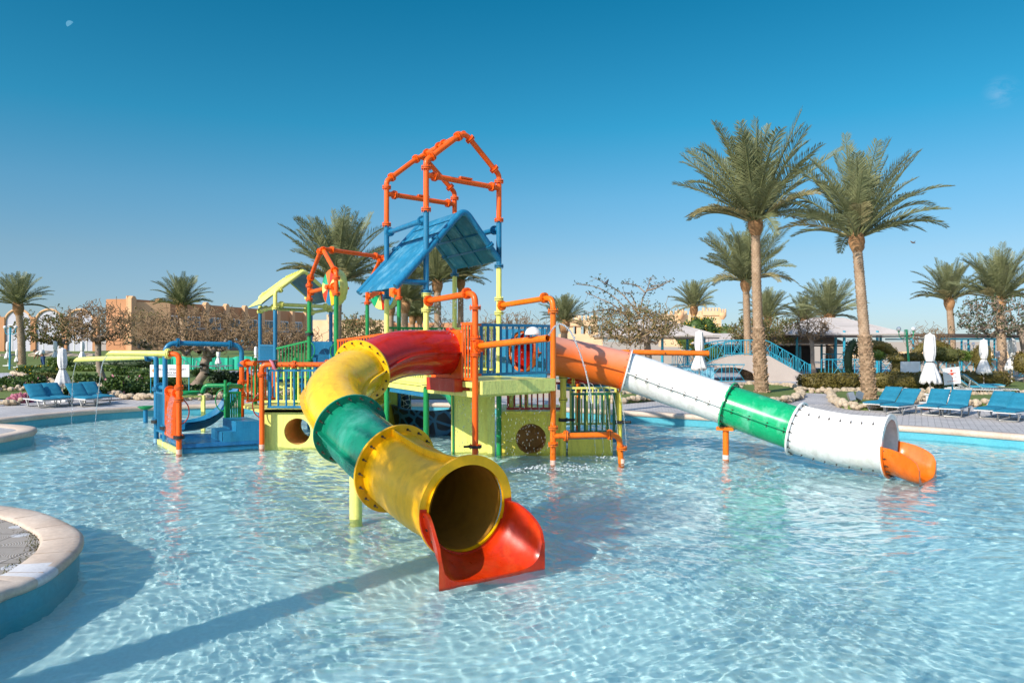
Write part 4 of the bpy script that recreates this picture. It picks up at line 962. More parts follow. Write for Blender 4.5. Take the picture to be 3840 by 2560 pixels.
curtain('spray from the holed arch pipe on the right',fall(B_.lerp(RP,.15)+V(0,-.1,0),RP+V(-.1,-.1,0),3.15,2.0,(-.25,-.25)),170,.003,.008,2.5)
curtain('spray from the arch pipe beside the front post',fall(A_.lerp(FP,.3),FP+V(-.1,0,0),3.15,2.5,(-.1,-.3)),110,.003,.009,2.5)
for k in range(5):
    a=V(1.45+.17*k,15.84+.04*k,1.52); jet('water_jet','curved jets falling from the red spray pipe of the splash pen',[a,a+V(.10,-.12,-.05),a+V(.2,-.25,-.35),a+V(.26,-.33,-.9),a+V(.30,-.38,-1.45)],.008,.006)
for k in range(5):
    a=up(LP1.lerp(BP2,.18+.07*k),1.24); jet('water_jet','thin streams running off the orange link pipe of the entrance',[a,a+V(-.06,-.05,-.2),a+V(-.09,-.07,-.6),a+V(-.10,-.08,-1.15)],.005,.003)
# froth on the water where the falls land
mb=MB()
for (cx,cy,sx,sy,n) in ((-.05,14.0,.7,.35,260),(.95,14.0,.9,.4,260),(1.75,15.3,.8,.3,180),(-7.6,16.2,.45,.3,70)):
    for k in range(n):
        x=cx+rw.gauss(0,sx*.5); y=cy+rw.gauss(0,sy*.6); s=rw.uniform(.005,.015); mb.sphere((x,y,.004),s,6,4,sx=rw.uniform(.8,2.2),sz=.35)
tag(mb.build('water_froth',M['foam']),'white froth where the water falls into the pool','froth',kind='stuff')
# ================================================================ garden, buildings, furniture
rg=random.Random(21)
def hL(x,y):
    if y<27: return DZ
    return DZ+.02+.026*min(y-27,48)*max(0,min(1,(-x-.5)/3))
def GL(x,y):
    """photo pixel -> point on the rising left garden"""
    Y=27.0
    for _ in range(60):
        z=hL((x-1920)*Y/F,Y); Y2=(EYE-z)*F/(y-1280.0); Y=.6*Y+.4*min(Y2,90)
    return Vector(((x-1920)*Y/F,Y,hL((x-1920)*Y/F,Y)))
# left lawn sheet
mb=MB(); ys=[27.2+.9*i for i in range(52)]; xs=[-60+1.5*i for i in range(40)]
mb.grid([[V(x,y+ (0 if y>29 else 0),hL(x,y)+.004) for x in xs] for y in ys],True,False); struct(mb,'lawn',M['lawn'])
def strip(name,pts,wid,mat,dz=.02,hf=hL):
    P=catmull(pts,8); mb=MB(); A=[];B=[]
    for p,t,a,b in MB().frames([V(q.x,q.y,0) for q in P]):
        s=V(t.y,-t.x,0).normalized()*wid/2; A.append(V(p.x+s.x,p.y+s.y,hf(p.x,p.y)+dz)); B.append(V(p.x-s.x,p.y-s.y,hf(p.x,p.y)+dz))
    mb.grid([A,B],True,False); return struct(mb,name,mat)
strip('path',[GL(470,1496),GL(400,1484),GL(300,1462),GL(190,1446),GL(90,1426),GL(-40,1400)],1.7,M['path'])
strip('path',[V(-4,29,0),V(-9,36,0),GL(900,1396),GL(1050,1390)],2.0,M['path'],.024)
mb=MB(); mb.add([(8.2,25.5,DZ+.004),(24,23,DZ+.004),(30,60,DZ+.004),(8,60,DZ+.004)],[(0,1,2,3)]); struct(mb,'courtyard',M['path'])
def stones(mb,pts,h=.17,step=.19,z=None,rnd=rg,wob=.05):
    P=catmull(pts,6); acc=0
    for a,b in zip(P,P[1:]):
        L_=(b-a).length; acc+=L_
        while acc>step:
            acc-=step; p=a.lerp(b,rnd.random()); s=rnd.uniform(.065,.125)
            zz=p.z if z is None else z
            mb.sphere((p.x+rnd.gauss(0,wob),p.y+rnd.gauss(0,wob),zz+h*rnd.uniform(.2,.75)),s,7,5,sx=rnd.uniform(.8,1.5),sy=rnd.uniform(.8,1.3),sz=rnd.uniform(.6,1.0))
    return mb
def border(label,pts,h=.22,n=2):
    mb=MB(); 
    for k in range(n): stones(mb,[V(p.x,p.y+.1*k,p.z) for p in pts],h+.06*k,.15)
    for i in range(len(mb.sm)): mb.sm[i]=False
    return tag(mb.build('stone_border',M['rock']),label,'stone border','stone borders of the garden beds')
border('long low rough stone border in front of the left lawn and the signboard',[GL(372,1462),GL(410,1484),GL(500,1497),GL(640,1503),GL(780,1500),GL(920,1488),GL(1080,1482),GL(1300,1480)])
border('curved stone border along the upper side of the winding left path',[GL(52,1402),GL(80,1418),GL(130,1432),GL(200,1444),GL(290,1453),GL(370,1458)])
border('stone border of the flower bed behind the left loungers',[GL(-40,1470),GL(40,1468),GL(118,1462),GL(140,1452)])
border('stone edge right beside the leftmost blue lounger',[GL(-60,1522),GL(20,1522),GL(80,1517)])
# ---- leafy shapes
def leaves(mb,fn,n,s0,s1,up_=.25,rnd=rg):
    for k in range(n):
        p,nr=fn(); d=V(rnd.gauss(0,1),rnd.gauss(0,1),rnd.gauss(0,1)); d=(d.normalized()+nr*.5+V(0,0,up_)).normalized()
        s=rnd.uniform(s0,s1); t=d.cross(V(rnd.gauss(0,1),rnd.gauss(0,1),rnd.gauss(0,1)))
        if t.length<1e-3: continue
        t=t.normalized()*s*.38; e=d*s
        mb.add([p-t*.2,p+e*.5-t,p+e,p+e*.5+t],[(0,1,2,3)])
def ell(c,sx,sy,sz,k=2.0,rnd=rg,lo=.82):
    c=Vector(c)
    def f():
        while True:
            v=V(rnd.gauss(0,1),rnd.gauss(0,1),rnd.gauss(0,1))
            if v.length>.1: break
        v.normalize()
        m=(abs(v.x)**k+abs(v.y)**k+abs(v.z)**k)**(1/k); q=v/m; r_=rnd.uniform(lo,1.04)+.05*sin(9*v.x+4*v.z)+.05*cos(11*v.y)
        return c+V(q.x*sx*r_,q.y*sy*r_,q.z*sz*r_),v
    return f
def bush(name,label,cat,c,size,mat='leaf',n=900,leaf=(.07,.13),k=2.0,group=None,flower=None,nf=60,lo=.82,core=.86,lumps=0):
    c=Vector(c); sx,sy,sz=size; mb=MB(); 
    shapes=[(c,sx,sy,sz)]
    for i in range(lumps):
        a=rg.uniform(0,6.28); shapes.append((c+V(cos(a)*sx*.6,sin(a)*sy*.6,rg.uniform(.0,.35)*sz),sx*.5,sy*.5,sz*rg.uniform(.6,.85)))
    for (q,a,b_,d_) in shapes:
        vs=[];nn,mm=14,9
        for i in range(mm+1):
            th=pi*i/mm
            for j in range(nn):
                v=V(sin(th)*cos(2*pi*j/nn),sin(th)*sin(2*pi*j/nn),-cos(th)); m=(abs(v.x)**k+abs(v.y)**k+abs(v.z)**k)**(1/k); r_=core*(1+rg.uniform(-.07,.04)); vs.append(q+V(v.x*a,v.y*b_,v.z*d_)/m*r_)
        mb.add(vs,[(i*nn+j,i*nn+(j+1)%nn,(i+1)*nn+(j+1)%nn,(i+1)*nn+j) for i in range(mm) for j in range(nn)],True)
        leaves(mb,ell(q,a,b_,d_,k,lo=lo),int(n/len(shapes)),*leaf)
    mats=[M[mat]]
    if flower:
        mats.append(M[flower]); mb.m=1
        for (q,a,b_,d_) in shapes: leaves(mb,ell(q,a,b_,d_,k,lo=1.0),int(nf/len(shapes)),leaf[0]*.7,leaf[1]*.8)
    return tag(mb.build(name,mats),label,cat,group)
GB='flower bushes and low hedges of the left garden'
def lb(x0,x1,y0,y1,mat,label,depth=.5,k=2.6,n=900,flower=None,cat='bush',name='bush',leaf=(.07,.14),lumps=2):
    """bush that fills photo box x0..x1, y0..y1 standing on the left garden"""
    g=GL((x0+x1)/2,y1); Y=g.y; s=Y/F; sx=(x1-x0)*s/2; h=(y1-y0)*s
    return bush(name,label,cat,V(g.x,Y+depth,g.z+h*.45),(sx,depth+.1,h*.58),mat,int(n*2.2),(leaf[0],leaf[1]*1.15),k,GB,flower,110,lumps=lumps,lo=.70,core=.72)
lb(250,352,1410,1452,'leaf','rounded green bush in front of the closed left umbrella lawn',.5)
lb(372,505,1420,1482,'leaf','broad pink flowering bush behind the stone border left of the signboard',.8,flower='flower_p',n=1500,lumps=4)
lb(450,575,1415,1458,'leaf_lite','yellow green flower hedge just left of the signboard post',.5,n=1100)
lb(250,420,1374,1392,'leaf_lite','long low yellowish hedge strip above the left lawn',.4,3.5,n=800,cat='hedge',name='hedge')
lb(420,560,1384,1408,'leaf','low dark hedge strip beside the trunk of the leafless left tree',.4,3.5,n=800,cat='hedge',name='hedge')
lb(245,580,1350,1380,'leaf_dark','long dark clipped hedge far behind the left lawn',.5,4,n=1300,cat='hedge',name='hedge')
lb(168,232,1346,1384,'leaf_lite','bright green block hedge near the bending person',.7,4,n=900,cat='hedge',name='hedge')
lb(54,190,1376,1412,'leaf','mixed low shrubs bordering the upper bend of the left path',.5,flower='flower_y',n=1000)
lb(80,200,1405,1436,'leaf_olive','olive shrubs above the stone edge of the left path',.4,n=800)
lb(-30,115,1416,1462,'leaf','flowering shrubs at the left edge of the photo below the path',.7,flower='flower_p',n=1400,lumps=3)
lb(180,236,1462,1492,'leaf','small green shrub peeping between the left pairs of loungers',.35,n=500,lumps=0)
lb(330,368,1460,1492,'leaf','small round shrub beside the rightmost left lounger',.3,n=450,lumps=0)
lb(30,86,1486,1512,'flower_p','pink flower clump at the stone edge behind the leftmost lounger',.3,n=350,lumps=0)
lb(640,850,1455,1482,'leaf','low flower hedge behind the green water tray and border',.4,n=1000,flower='flower_p',lumps=3)
lb(768,900,1400,1446,'leaf_dark','dark clipped hedge right of the forked tree trunk',.6,4,n=1000,cat='hedge',name='hedge')
lb(480,650,1418,1452,'leaf','dark green hedge seen under the signboard',.6,3.4,n=1000,cat='hedge',name='hedge')
lb(712,775,1385,1410,'leaf','small dark shrub in front of the green shade net',.4,n=400,lumps=0)
# ---- palms
def crown_mesh(seed,n=58,L0=3.3,wild=.12):
    r=random.Random(seed); mb=MB()
    for i in range(n):
        az=i*2.39996+r.gauss(0,.12); u=(i+.5)/n; e0=radians(88-70*u**1.15+r.gauss(0,6)); Lf=L0*(.80+.25*sin(pi*min(1,u*1.25))+r.gauss(0,.05)); droop=radians(14+34*u+r.gauss(0,11))
        h=V(cos(az),sin(az),0); p=V(h.x*.16*(.3+u),h.y*.16*(.3+u),.05*(1-u)); P=[p.copy()]; S=13
        tw=r.gauss(0,wild*1.6)
        for k in range(S):
            t=(k+.5)/S; e=e0-droop*t**1.7; hh=V(cos(az+tw*t),sin(az+tw*t),0); p=p+(hh*cos(e)+V(0,0,sin(e)))*(Lf/S); P.append(p.copy())
        dry=u>.88 and r.random()<.3
        mb.m=2 if dry else 1; mb.tube(P,[.034*(1-.85*k/S)+.004 for k in range(S+1)],5,False)
        mb.m=2 if dry else 0; fr=mb.frames(P); nl=44; roll=r.gauss(0,.35)
        for k in range(nl):
            t=.16+.84*(k+.5)/nl; f=t*S; j=min(int(f),S-1); p=P[j].lerp(P[j+1],f-j); T=(P[j+1]-P[j]).normalized()
            s=T.cross(V(0,0,1)); s=s.normalized() if s.length>.05 else V(-h.y,h.x,0); nv=s.cross(T)
            s2=s*cos(roll)+nv*sin(roll); n2=nv*cos(roll)-s*sin(roll)
            ll=Lf*.205*(sin(pi*min(1,.16+.80*t))**.7)*(1.0 if t<.9 else 1.15)*r.uniform(.85,1.12)
            for sg in (1,-1):
                fw=.55+.75*t; d=(s2*sg+T*fw+n2*.42+V(0,0,-.12)+V(r.gauss(0,.07),r.gauss(0,.07),r.gauss(0,.07))).normalized(); w=T*.017
                mid=p+d*ll*.55; tip=p+d*ll+V(0,0,-ll*.16*r.random()); wn=d.cross(n2).normalized()*.017
                mb.add([p-w,p+w,mid+wn,tip,mid-wn],[(0,1,2,3,4)])
    return mb
CROWN=[]
def crown_data(v):
    while len(CROWN)<4: 
        k=len(CROWN); o=crown_mesh(40+k,n=(64,56,60,48)[k],wild=.15).build('crown',[M['palm'],M['palm_stalk'],M['palm_dry']]); CROWN.append(o.data); bpy.data.objects.remove(o)
    return CROWN[v]
def palm(label,base,top,tr,cr,var,rot=0,rough=0.0,flat=1.0,lean=0.0):
    base=Vector(base);top=Vector(top); g=thing('palm_tree',label,'palm tree',base,'date palms around the pool')
    Ht=(top-base).length; n=max(14,int(Ht/.085)); P=[];Rr=[]; r=random.Random(int(base.x*100)+5)
    bend=V(r.gauss(0,.05),0,0)
    for i in range(n+1):
        t=i/n; P.append(base.lerp(top,t)+bend*sin(pi*t)*Ht*.12); lo_=rough and t<rough
        base_r=tr*(1.18-.25*t) if not lo_ else tr*(1.50-.25*t/rough+.12*sin(i*1.7)); Rr.append(base_r*(1+.07*(i%2)))
    k=int(n*rough)
    tm=MB(); tm.tube(P[k:],Rr[k:],18); 
    # diamond leaf scars
    for i in range(k,n):
        for j in range(9):
            a=2*pi*(j+.5*(i%2))/9+r.gauss(0,.05); q=P[i]+V(cos(a),sin(a),0)*Rr[i]*.98; s=V(-sin(a),cos(a),0)*Rr[i]*.30; o=V(cos(a),sin(a),0)*.022
            tm.add([q-s,q+s,q+o*1.2+V(0,0,.065)+s*.5,q+o*1.2+V(0,0,.065)-s*.5],[(0,1,2,3)])
    tm.build('trunk',M['trunk'],g)
    if k>2:
        rm=MB(); rm.tube(P[:k+1],Rr[:k+1],18)
        for i in range(0,k):
            for j in range(8):
                a=2*pi*(j+.5*(i%2))/8+r.gauss(0,.12); o=V(cos(a),sin(a),0); q=P[i]+o*Rr[i]*.93; s=V(-o.y,o.x,0)*Rr[i]*r.uniform(.22,.36); e=r.uniform(.03,.085)
                rm.add([q-s,q+s,q+s*.7+o*e+V(0,0,.10),q-s*.7+o*e+V(0,0,.10),q+V(0,0,.13)-s*.5,q+V(0,0,.13)+s*.5],[(0,1,2,3),(3,2,5,4),(1,5,2),(0,3,4)])
        rm.build('rough_trunk',M['trunk_rough'],g)
    d=(top-base).normalized(); bm_=MB(); hb=.85*tr/.19
    prof=[(-.35,.95),(-.15,1.25),(.1,1.55),(.35,1.75),(.6,1.7),(.8,1.3),(1.0,.7)]
    bm_.tube([top+d*(z-.3)*hb*.75 for z,_ in prof],[tr*q for _,q in prof],16)
    for i in range(70):
        a=r.uniform(0,6.28); z=r.uniform(-.25,.85); rr=tr*(1.25+.5*max(0,z)); o=V(cos(a),sin(a),0); q=top+d*(z-.3)*hb*.75+o*rr*.95; s=V(-o.y,o.x,0)*tr*.25; 
        bm_.add([q-s,q+s,q+s*.6+o*tr*.45+V(0,0,.17*hb),q-s*.6+o*tr*.45+V(0,0,.17*hb)],[(0,1,2,3)])
    bm_.build('leaf_base_collar',M['boot'],g)
    c=bpy.data.objects.new('crown',crown_data(var)); COL.objects.link(c); c.parent=g
    c.location=tuple(top+d*.40*hb*.75-base); s=cr/3.3; c.scale=(s,s,s*flat); c.rotation_euler=(0,lean,rot); return g
def pw(label,xb,yb,xt,yt,Y,trpx,crpx,var,rot=0,rough=0.0,flat=1.0,hf=None,lean=0.0):
    """palm from photo pixels: trunk base, trunk top, depth, trunk and crown radius in photo pixels"""
    top=W(xt,yt,Y); zb=DZ if hf is None else hf((xb-1920)*Y/F,Y); b=V((xb-1920)*Y/F,Y,zb); s=Y/F
    return palm(label,b,top,trpx*s,crpx*s,var,rot,rough,flat,lean)
pw('tallest palm with a rough lower trunk behind the green slide section',2857,1483,2833,850,29.1,16,345,0,.4,.40,1.04,lean=-.10)
pw('tall palm with a slender ringed trunk beside the pair of loungers at the right',3262,1510,3213,912,25.7,16.5,330,1,3.9,.42,1.02,lean=-.08)
pw('shorter palm whose crown shows behind the trunk of the tallest palm',2808,1424,2797,1070,41,12,215,2,1.1,.12)
pw('mid sized palm with a bright crown between the two tall trunks near the pavilion',3112,1385,3110,1205,56,13,150,3,.3,0)
pw('palm standing alone behind the closed umbrellas at the right',3572,1392,3560,1140,55,11,150,1,3.4)
pw('broad palm nearest the right edge of the photo, partly covered by the feathery tree',3762,1428,3746,1142,40,14,190,0,5.1,.1)
pw('low palm crown over the castle roof left of the yellow flowering bush',2600,1400,2602,1165,75,9,105,2,.2)
pw('small palm crown left of the mid sized palm behind the pavilions',3020,1390,3015,1212,70,8,105,3,1.9)
pw('half hidden palm crown between the tallest palm trunks and the olive tree',2880,1390,2880,1205,70,9,115,1,.9)
pw('dense palm crown beside the orange arch pipe right of the tower',2114,1380,2116,1225,55,12,110,2,2.8)
pw('palm with a wrapped leaning trunk at the left edge of the photo',83,1373,69,1160,46,11,128,3,.9,.05,hf=hL)
pw('palm whose crown rises above the roof of the orange hotel',700,1390,682,1165,62,12,125,1,4.0,hf=hL)
pw('big palm directly behind the middle tower and its painted wheels',1268,1420,1270,1075,33,13,262,0,1.6)
pw('palm behind the blue roof with the thickest trunk of that cluster',1642,1400,1640,1075,48,12,190,1,.7)
pw('palm with an orange brown trunk just right of the green post under the blue roof',1518,1400,1518,1150,48,12,165,2,2.4)
pw('slim small palm in the cluster behind the front post, left one of two',1547,1395,1547,1200,66,8,95,3,.1)
pw('slim small palm in the cluster behind the front post, right one of two',1574,1395,1574,1200,66,8,95,0,3.0)
pw('dark trunked palm right behind the back post of the tower',1728,1400,1728,1065,50,10,150,2,5.5)
pw('pale trunked palm left of the pale yellow post of the tower',1467,1395,1467,1165,58,9,135,1,2.0)
ip=palm('low palm on the near island left of the pool edge stones',V(-5.75,2.95,.2),V(-5.95,3.15,4.9),.19,1.75,2,.6,.3)
# ---- branching trees
def tree(name,label,cat,base,fork,shape,seed,ntar=420,rmin=.008,trunk_r=.13,jit=.10,mat='twig',bark='bark',leaf=None,nleaf=0,lsz=(.06,.12),limbs=None,group=None,curl=3,fan=1.3,sm=None):
    """shape: list of (centre, (sx,sy,sz), weight) ellipsoids that hold the twig ends"""
    r=random.Random(seed); base=Vector(base); fork=Vector(fork); g=thing(name,label,cat,base,group)
    nodes=[base,base.lerp(fork,.35)+V(r.gauss(0,.05),0,0),base.lerp(fork,.7)+V(r.gauss(0,.05),0,0),fork]; par=[-1,0,1,2]
    T=[]
    for c,s,wt in shape:
        for i in range(int(ntar*wt)):
            while True:
                v=V(r.uniform(-1,1),r.uniform(-1,1),r.uniform(-1,1))
                if .15<v.length<1: break
            if r.random()<.6: v=v.normalized()*r.uniform(.75,1)
            T.append(Vector(c)+V(v.x*s[0],v.y*s[1],v.z*s[2]))
    T.sort(key=lambda p:(p-fork).length+r.uniform(0,.6))
    arr=np.array([tuple(n_) for n_ in nodes])
    for tg in T:
        d=np.linalg.norm(arr[3:]-np.array(tuple(tg)),axis=1)+.25*np.linalg.norm(arr[3:]-np.array(tuple(fork)),axis=1)*fan*.3
        j=3+int(np.argmin(d)); p=nodes[j]; L_=(tg-p).length; k=max(1,min(8,int(L_/.15))); last=j; new=[]
        for q in range(1,k+1):
            t=q/k; pt=p.lerp(tg,t)+V(r.gauss(0,jit),r.gauss(0,jit),r.gauss(0,jit)+.05*L_*sin(pi*t)); nodes.append(pt); par.append(last); last=len(nodes)-1; new.append(tuple(pt))
        for q in range(curl if r.random()<.6 else 0):
            pt=nodes[last]+V(r.gauss(0,jit),r.gauss(0,jit),r.gauss(.02,jit))*1.2; nodes.append(pt); par.append(last); last=len(nodes)-1; new.append(tuple(pt))
        arr=np.vstack([arr,np.array(new)])
    cnt=[0]*len(nodes); ch=[0]*len(nodes)
    for p in par:
        if p>=0: ch[p]+=1
    for i in range(len(nodes)-1,0,-1):
        if ch[i]==0: cnt[i]=max(cnt[i],1)
        cnt[par[i]]+=cnt[i]
    tot=max(cnt[0],1); rad=[max(rmin,trunk_r*(c/tot)**.52) for c in cnt]; rad[0]=trunk_r*1.6
    tm,cm=MB(),MB()
    for i in range(1,len(nodes)):
        a,b=nodes[par[i]],nodes[i]
        if (b-a).length<1e-4: continue
        big=rad[i]>trunk_r*.33; (tm if big else cm).tube([a,b],[rad[par[i]] if big or par[i]<4 else min(rad[par[i]],rad[i]*1.25),rad[i]],8 if big else 3,False)
    tm.build('trunk',M[bark],g); cr=sub(cm.build('crown',M[mat],g))
    if leaf:
        lm=MB(); N_=len(nodes)
        def f():
            i=r.randrange(4,N_); p=nodes[i]+V(r.gauss(0,.05),r.gauss(0,.05),r.gauss(0,.045)); return p,V(0,0,.3)
        leaves(lm,f,nleaf,*lsz); lm.build('foliage',M[leaf],cr)
    return g
def tp(x,y,Y): return W(x,y,Y)
GT_='leafless umbrella trees of the left garden'
def px_shape(x0,x1,y0,y1,Y,dep=None,w=1.0):
    s=Y/F; c=W((x0+x1)/2,(y0+y1)/2,Y); return (c,((x1-x0)*s/2,dep or (x1-x0)*s/2*.8,(y1-y0)*s/2),w)
b=GL(383,1427); tree('bare_tree','gnarled leafless tree with a pale straight trunk on the left lawn','tree',b,W(368,1290,b.y),[px_shape(245,495,1140,1290,b.y,1.6)],5,520,.015,.14,.085,limbs=4,group=GT_,curl=3)
b=GL(734,1455); tree('bare_tree','wide leafless tree with a forked trunk behind the blue arch pipe','tree',b,W(766,1375,b.y),[px_shape(520,990,1165,1320,b.y,2.4),],8,820,.014,.19,.10,group=GT_,curl=3)
b=GL(219,1350); tree('bare_tree','thin leaning tree with olive leaves left of the gnarled tree','tree',b,W(232,1290,b.y),[px_shape(60,330,1180,1290,b.y,2.5)],11,300,.014,.16,.12,mat='twig',leaf='leaf_olive',nleaf=2600,lsz=(.10,.2),group=GT_)
b=V(*W(560,1370,52)); tree('bare_tree','golden twigged tree in front of the hotel corner','tree',V(b.x,52,hL(b.x,52)),W(552,1300,52),[px_shape(440,660,1165,1310,52,2.6)],13,420,.016,.17,.14,mat='twig_gold',leaf='leaf_olive',nleaf=300,lsz=(.1,.18),group=GT_)
b=W(1060,1370,46); tree('bare_tree','brown twiggy tree seen through the posts of the back tower','tree',V(b.x,46,hL(b.x,46)),W(1050,1320,46),[px_shape(930,1200,1215,1330,46,2.4)],17,440,.016,.16,.13,group=GT_)
b=W(1330,1370,44); tree('bushy_tree','olive brown bushy tree behind the orange railing left of the tower','tree',V(b.x,44,DZ),W(1335,1330,44),[px_shape(1255,1450,1190,1330,44,1.8)],19,420,.014,.15,.12,mat='twig_gold',leaf='leaf_olive',nleaf=2600,lsz=(.07,.15))
b=W(1900,1380,45); tree('bare_tree','curly leafless tree behind the blue railing of the tower','tree',V(b.x,45,DZ),W(1900,1320,45),[px_shape(1780,2060,1185,1320,45,2.2)],23,440,.015,.16,.12,curl=4)
b=W(1640,1390,52); tree('bare_tree','leafless tree between the palm trunks behind the front arch','tree',V(b.x,52,DZ),W(1650,1330,52),[px_shape(1600,1790,1190,1330,52,2.2)],29,240,.016,.14,.12)
# right: large feathery tree with long bare boughs
b=V(W(2440,1400,38).x,38,DZ)
RT=tree('feathery_tree','large straggly tree with long bare boughs above and dry leaves below','tree',b,W(2425,1270,38),[px_shape(2190,2560,1150,1290,38,2.2,.92)],31,640,.012,.17,.13,mat='twig_gold',leaf='leaf_olive',nleaf=3600,lsz=(.05,.12))
bm_=MB(); lm=MB()
for P in ([(2385,1200),(2330,1140),(2290,1105),(2230,1075),(2165,1066)],[(2400,1190),(2350,1120),(2310,1085),(2270,1062),(2235,1045)],[(2375,1215),(2310,1150),(2250,1120),(2195,1095)],[(2400,1170),(2410,1120),(2425,1090),(2435,1060),(2440,1040)],[(2425,1090),(2460,1080),(2490,1065),(2515,1052)],[(2420,1098),(2390,1072),(2360,1065),(2330,1063)],[(2345,1175),(2285,1160),(2220,1170),(2190,1180)],[(2395,1185),(2370,1110),(2340,1095)],[(2440,1075),(2470,1068)]):
    Q=catmull([W(x,y,38+rg.uniform(-.4,.4)) for x,y in P],5); n=len(Q); bm_.tube(Q,[.036*(1-.85*i/n)+.008 for i in range(n)],6,False)
    for q in Q[n//3:]:
        for k in range(2):
            e=q+V(rg.gauss(0,.22),rg.gauss(0,.2),rg.gauss(.02,.12)); bm_.tube([q,e],[.011,.006],3,False)
            for m in range(2): 
                p=q.lerp(e,rg.uniform(.5,1.1)); leaves(lm,lambda p=p:(p,V(0,0,-.3)),2,.05,.10)
bm_.build('bough',M['bark'],RT); lm.build('foliage',M['leaf_dark'],RT)
b=V(W(2885,1395,50).x,50,DZ); tree('olive_tree','rounded olive green tree behind the tallest palm trunk and the bridge','tree',b,W(2880,1320,50),[px_shape(2735,2990,1190,1300,50,2.4)],37,420,.013,.15,.11,mat='twig_gold',leaf='leaf_olive',nleaf=5200,lsz=(.07,.15))
b=V(W(3052,1395,46).x,46,DZ); tree('bare_tree','small leafless tree with a straight trunk in front of the right pavilion','tree',b,W(3042,1270,46),[px_shape(2975,3115,1185,1275,46,1.2)],41,330,.012,.13,.09,mat='twig')
b=V(W(3860,1420,36).x,36,DZ); tree('feathery_tree','dark feathery tree reaching in from the right edge of the photo','tree',b,W(3830,1235,36),[px_shape(3590,3900,1110,1270,36,1.5)],43,300,.012,.16,.10,mat='bark',leaf='leaf_dark',nleaf=2600,lsz=(.05,.13))
b=V(W(3480,1395,44).x,44,DZ); tree('bare_tree','low leafless tree spreading over the topiary right of the green lamp','tree',b,W(3480,1320,44),[px_shape(3405,3570,1235,1310,44,1.4)],47,200,.010,.11,.12,mat='twig')
# yellow flowering bush
bush('flowering_bush','big dark green bush covered in yellow flowers by the left pavilion','bush',V(W(2610,1240,62).x,62,2.75),(1.6,1.4,1.55),'leaf',2600,(.12,.24),2,None,'flower_y',520,lumps=5)
bush('flowering_bush','yellow flowering bush right beside the bigger one, lower','bush',V(W(2705,1240,62).x,62,2.55),(1.35,1.2,1.2),'leaf',1900,(.12,.24),2,None,'flower_y',360,lumps=4)
bush('bush','bright green shrub behind the orange spout pipe near the bridge','bush',W(2655,1325,41),(.85,.7,.42),'leaf_lite',900,(.08,.15),2,lumps=2)
# ---- right garden: planters, hedges, topiary
def planter(label,poly,h=.13,gap=True):
    P=catmull([Vector(p) for p in poly]+[Vector(poly[0])],6)[:-1]
    g=thing('planter',label,'planter',(poly[0][0],poly[0][1],DZ),'stone edged planters of the right garden')
    mb=MB(); mb.prism([(p.x,p.y) for p in P] if sum((P[i].x*P[(i+1)%len(P)].y-P[(i+1)%len(P)].x*P[i].y) for i in range(len(P)))>0 else [(p.x,p.y) for p in P[::-1]],DZ-.1,DZ+h); mb.build('turf',M['lawn'],g)
    mb=MB()
    for k in range(2): stones(mb,[V(p.x,p.y,DZ+.02+.06*k) for p in P+P[:1]],.16,.16)
    mb.sm=[False]*len(mb.sm); mb.build('stone_edge',M['rock'],g); return g
planter('curved stone edged planter round the foot of the tallest palm',[G(2780,1452),G(2880,1450),G(2975,1462),G(3000,1482),G(2985,1502),G(2920,1514),G(2840,1512),G(2760,1490)])
planter('small stone edged planter with floodlights at the foot of the second tall palm',[G(3112,1482),G(3190,1474),G(3300,1480),G(3420,1482),G(3460,1500),G(3380,1530),G(3280,1538),G(3180,1534),G(3130,1516)])
planter('long stone edged planter carrying the clipped brown hedge',[G(3000,1452),G(3040,1440),G(3230,1436),G(3500,1432),G(3760,1436),G(3860,1444),G(3850,1486),G(3600,1484),G(3400,1474),G(3200,1478),G(3060,1474),G(3010,1470)])
planter('low stone edged lawn behind the middle loungers at the right',[G(3500,1500),G(3640,1492),G(3880,1494),G(3880,1520),G(3700,1524),G(3540,1522)])
planter('stone edged lawn strip behind the splash pen and salmon slide',[G(2290,1492),G(2450,1482),G(2640,1468),G(2700,1474),G(2600,1490),G(2460,1502),G(2310,1514)])
def rb(x0,x1,y0,y1,mat,label,name='hedge',cat='hedge',depth=.5,k=5,n=1400,leaf=(.06,.12),z=DZ+.12):
    g=G((x0+x1)/2,y1,z); s=g.y/F; h=(y1-y0)*s
    return bush(name,label,cat,V(g.x,g.y+depth,z+h*.48),((x1-x0)*s/2,depth,h*.52),mat,n,leaf,k,'clipped hedges of the right garden',lumps=0,lo=.92,core=.93)
rb(3020,3240,1406,1458,'leaf_hedge','long clipped brown green hedge in front of the bridge steps',n=2600)
rb(3265,3560,1402,1456,'leaf_hedge','clipped brown hedge behind the green lamp post and first umbrella',n=2600)
rb(3600,3800,1398,1450,'leaf_hedge','clipped yellowish hedge behind the far loungers',n=1800)
rb(3085,3160,1385,1402,'leaf_dark','short dark hedge at the bottom of the bridge rail',n=600)
def topiary_arch(label,cx,cy,rx,rz,Y,tube,a0,a1,mat='leaf_hedge',n=1500):
    c=W(cx,cy,Y); mb=MB(); P=[c+V(rx*cos(a),0,rz*sin(a)) for a in [a0+(a1-a0)*k/18 for k in range(19)]]
    mb.tube(P,tube*.9,10)
    def f():
        p=P[rg.randrange(19)]; a=V(rg.gauss(0,1),rg.gauss(0,1),rg.gauss(0,1)).normalized(); return p+a*tube*rg.uniform(.85,1.05)+V(rg.gauss(0,.06),0,0),a
    leaves(mb,f,n,.05,.11)
    return tag(mb.build('topiary_arch',M[mat]),label,'topiary','clipped topiary shapes')
topiary_arch('clipped hedge arch between the second tall palm and the green lamp',3282,1370,1.05,1.0,36,.24,-.35,pi*.82)
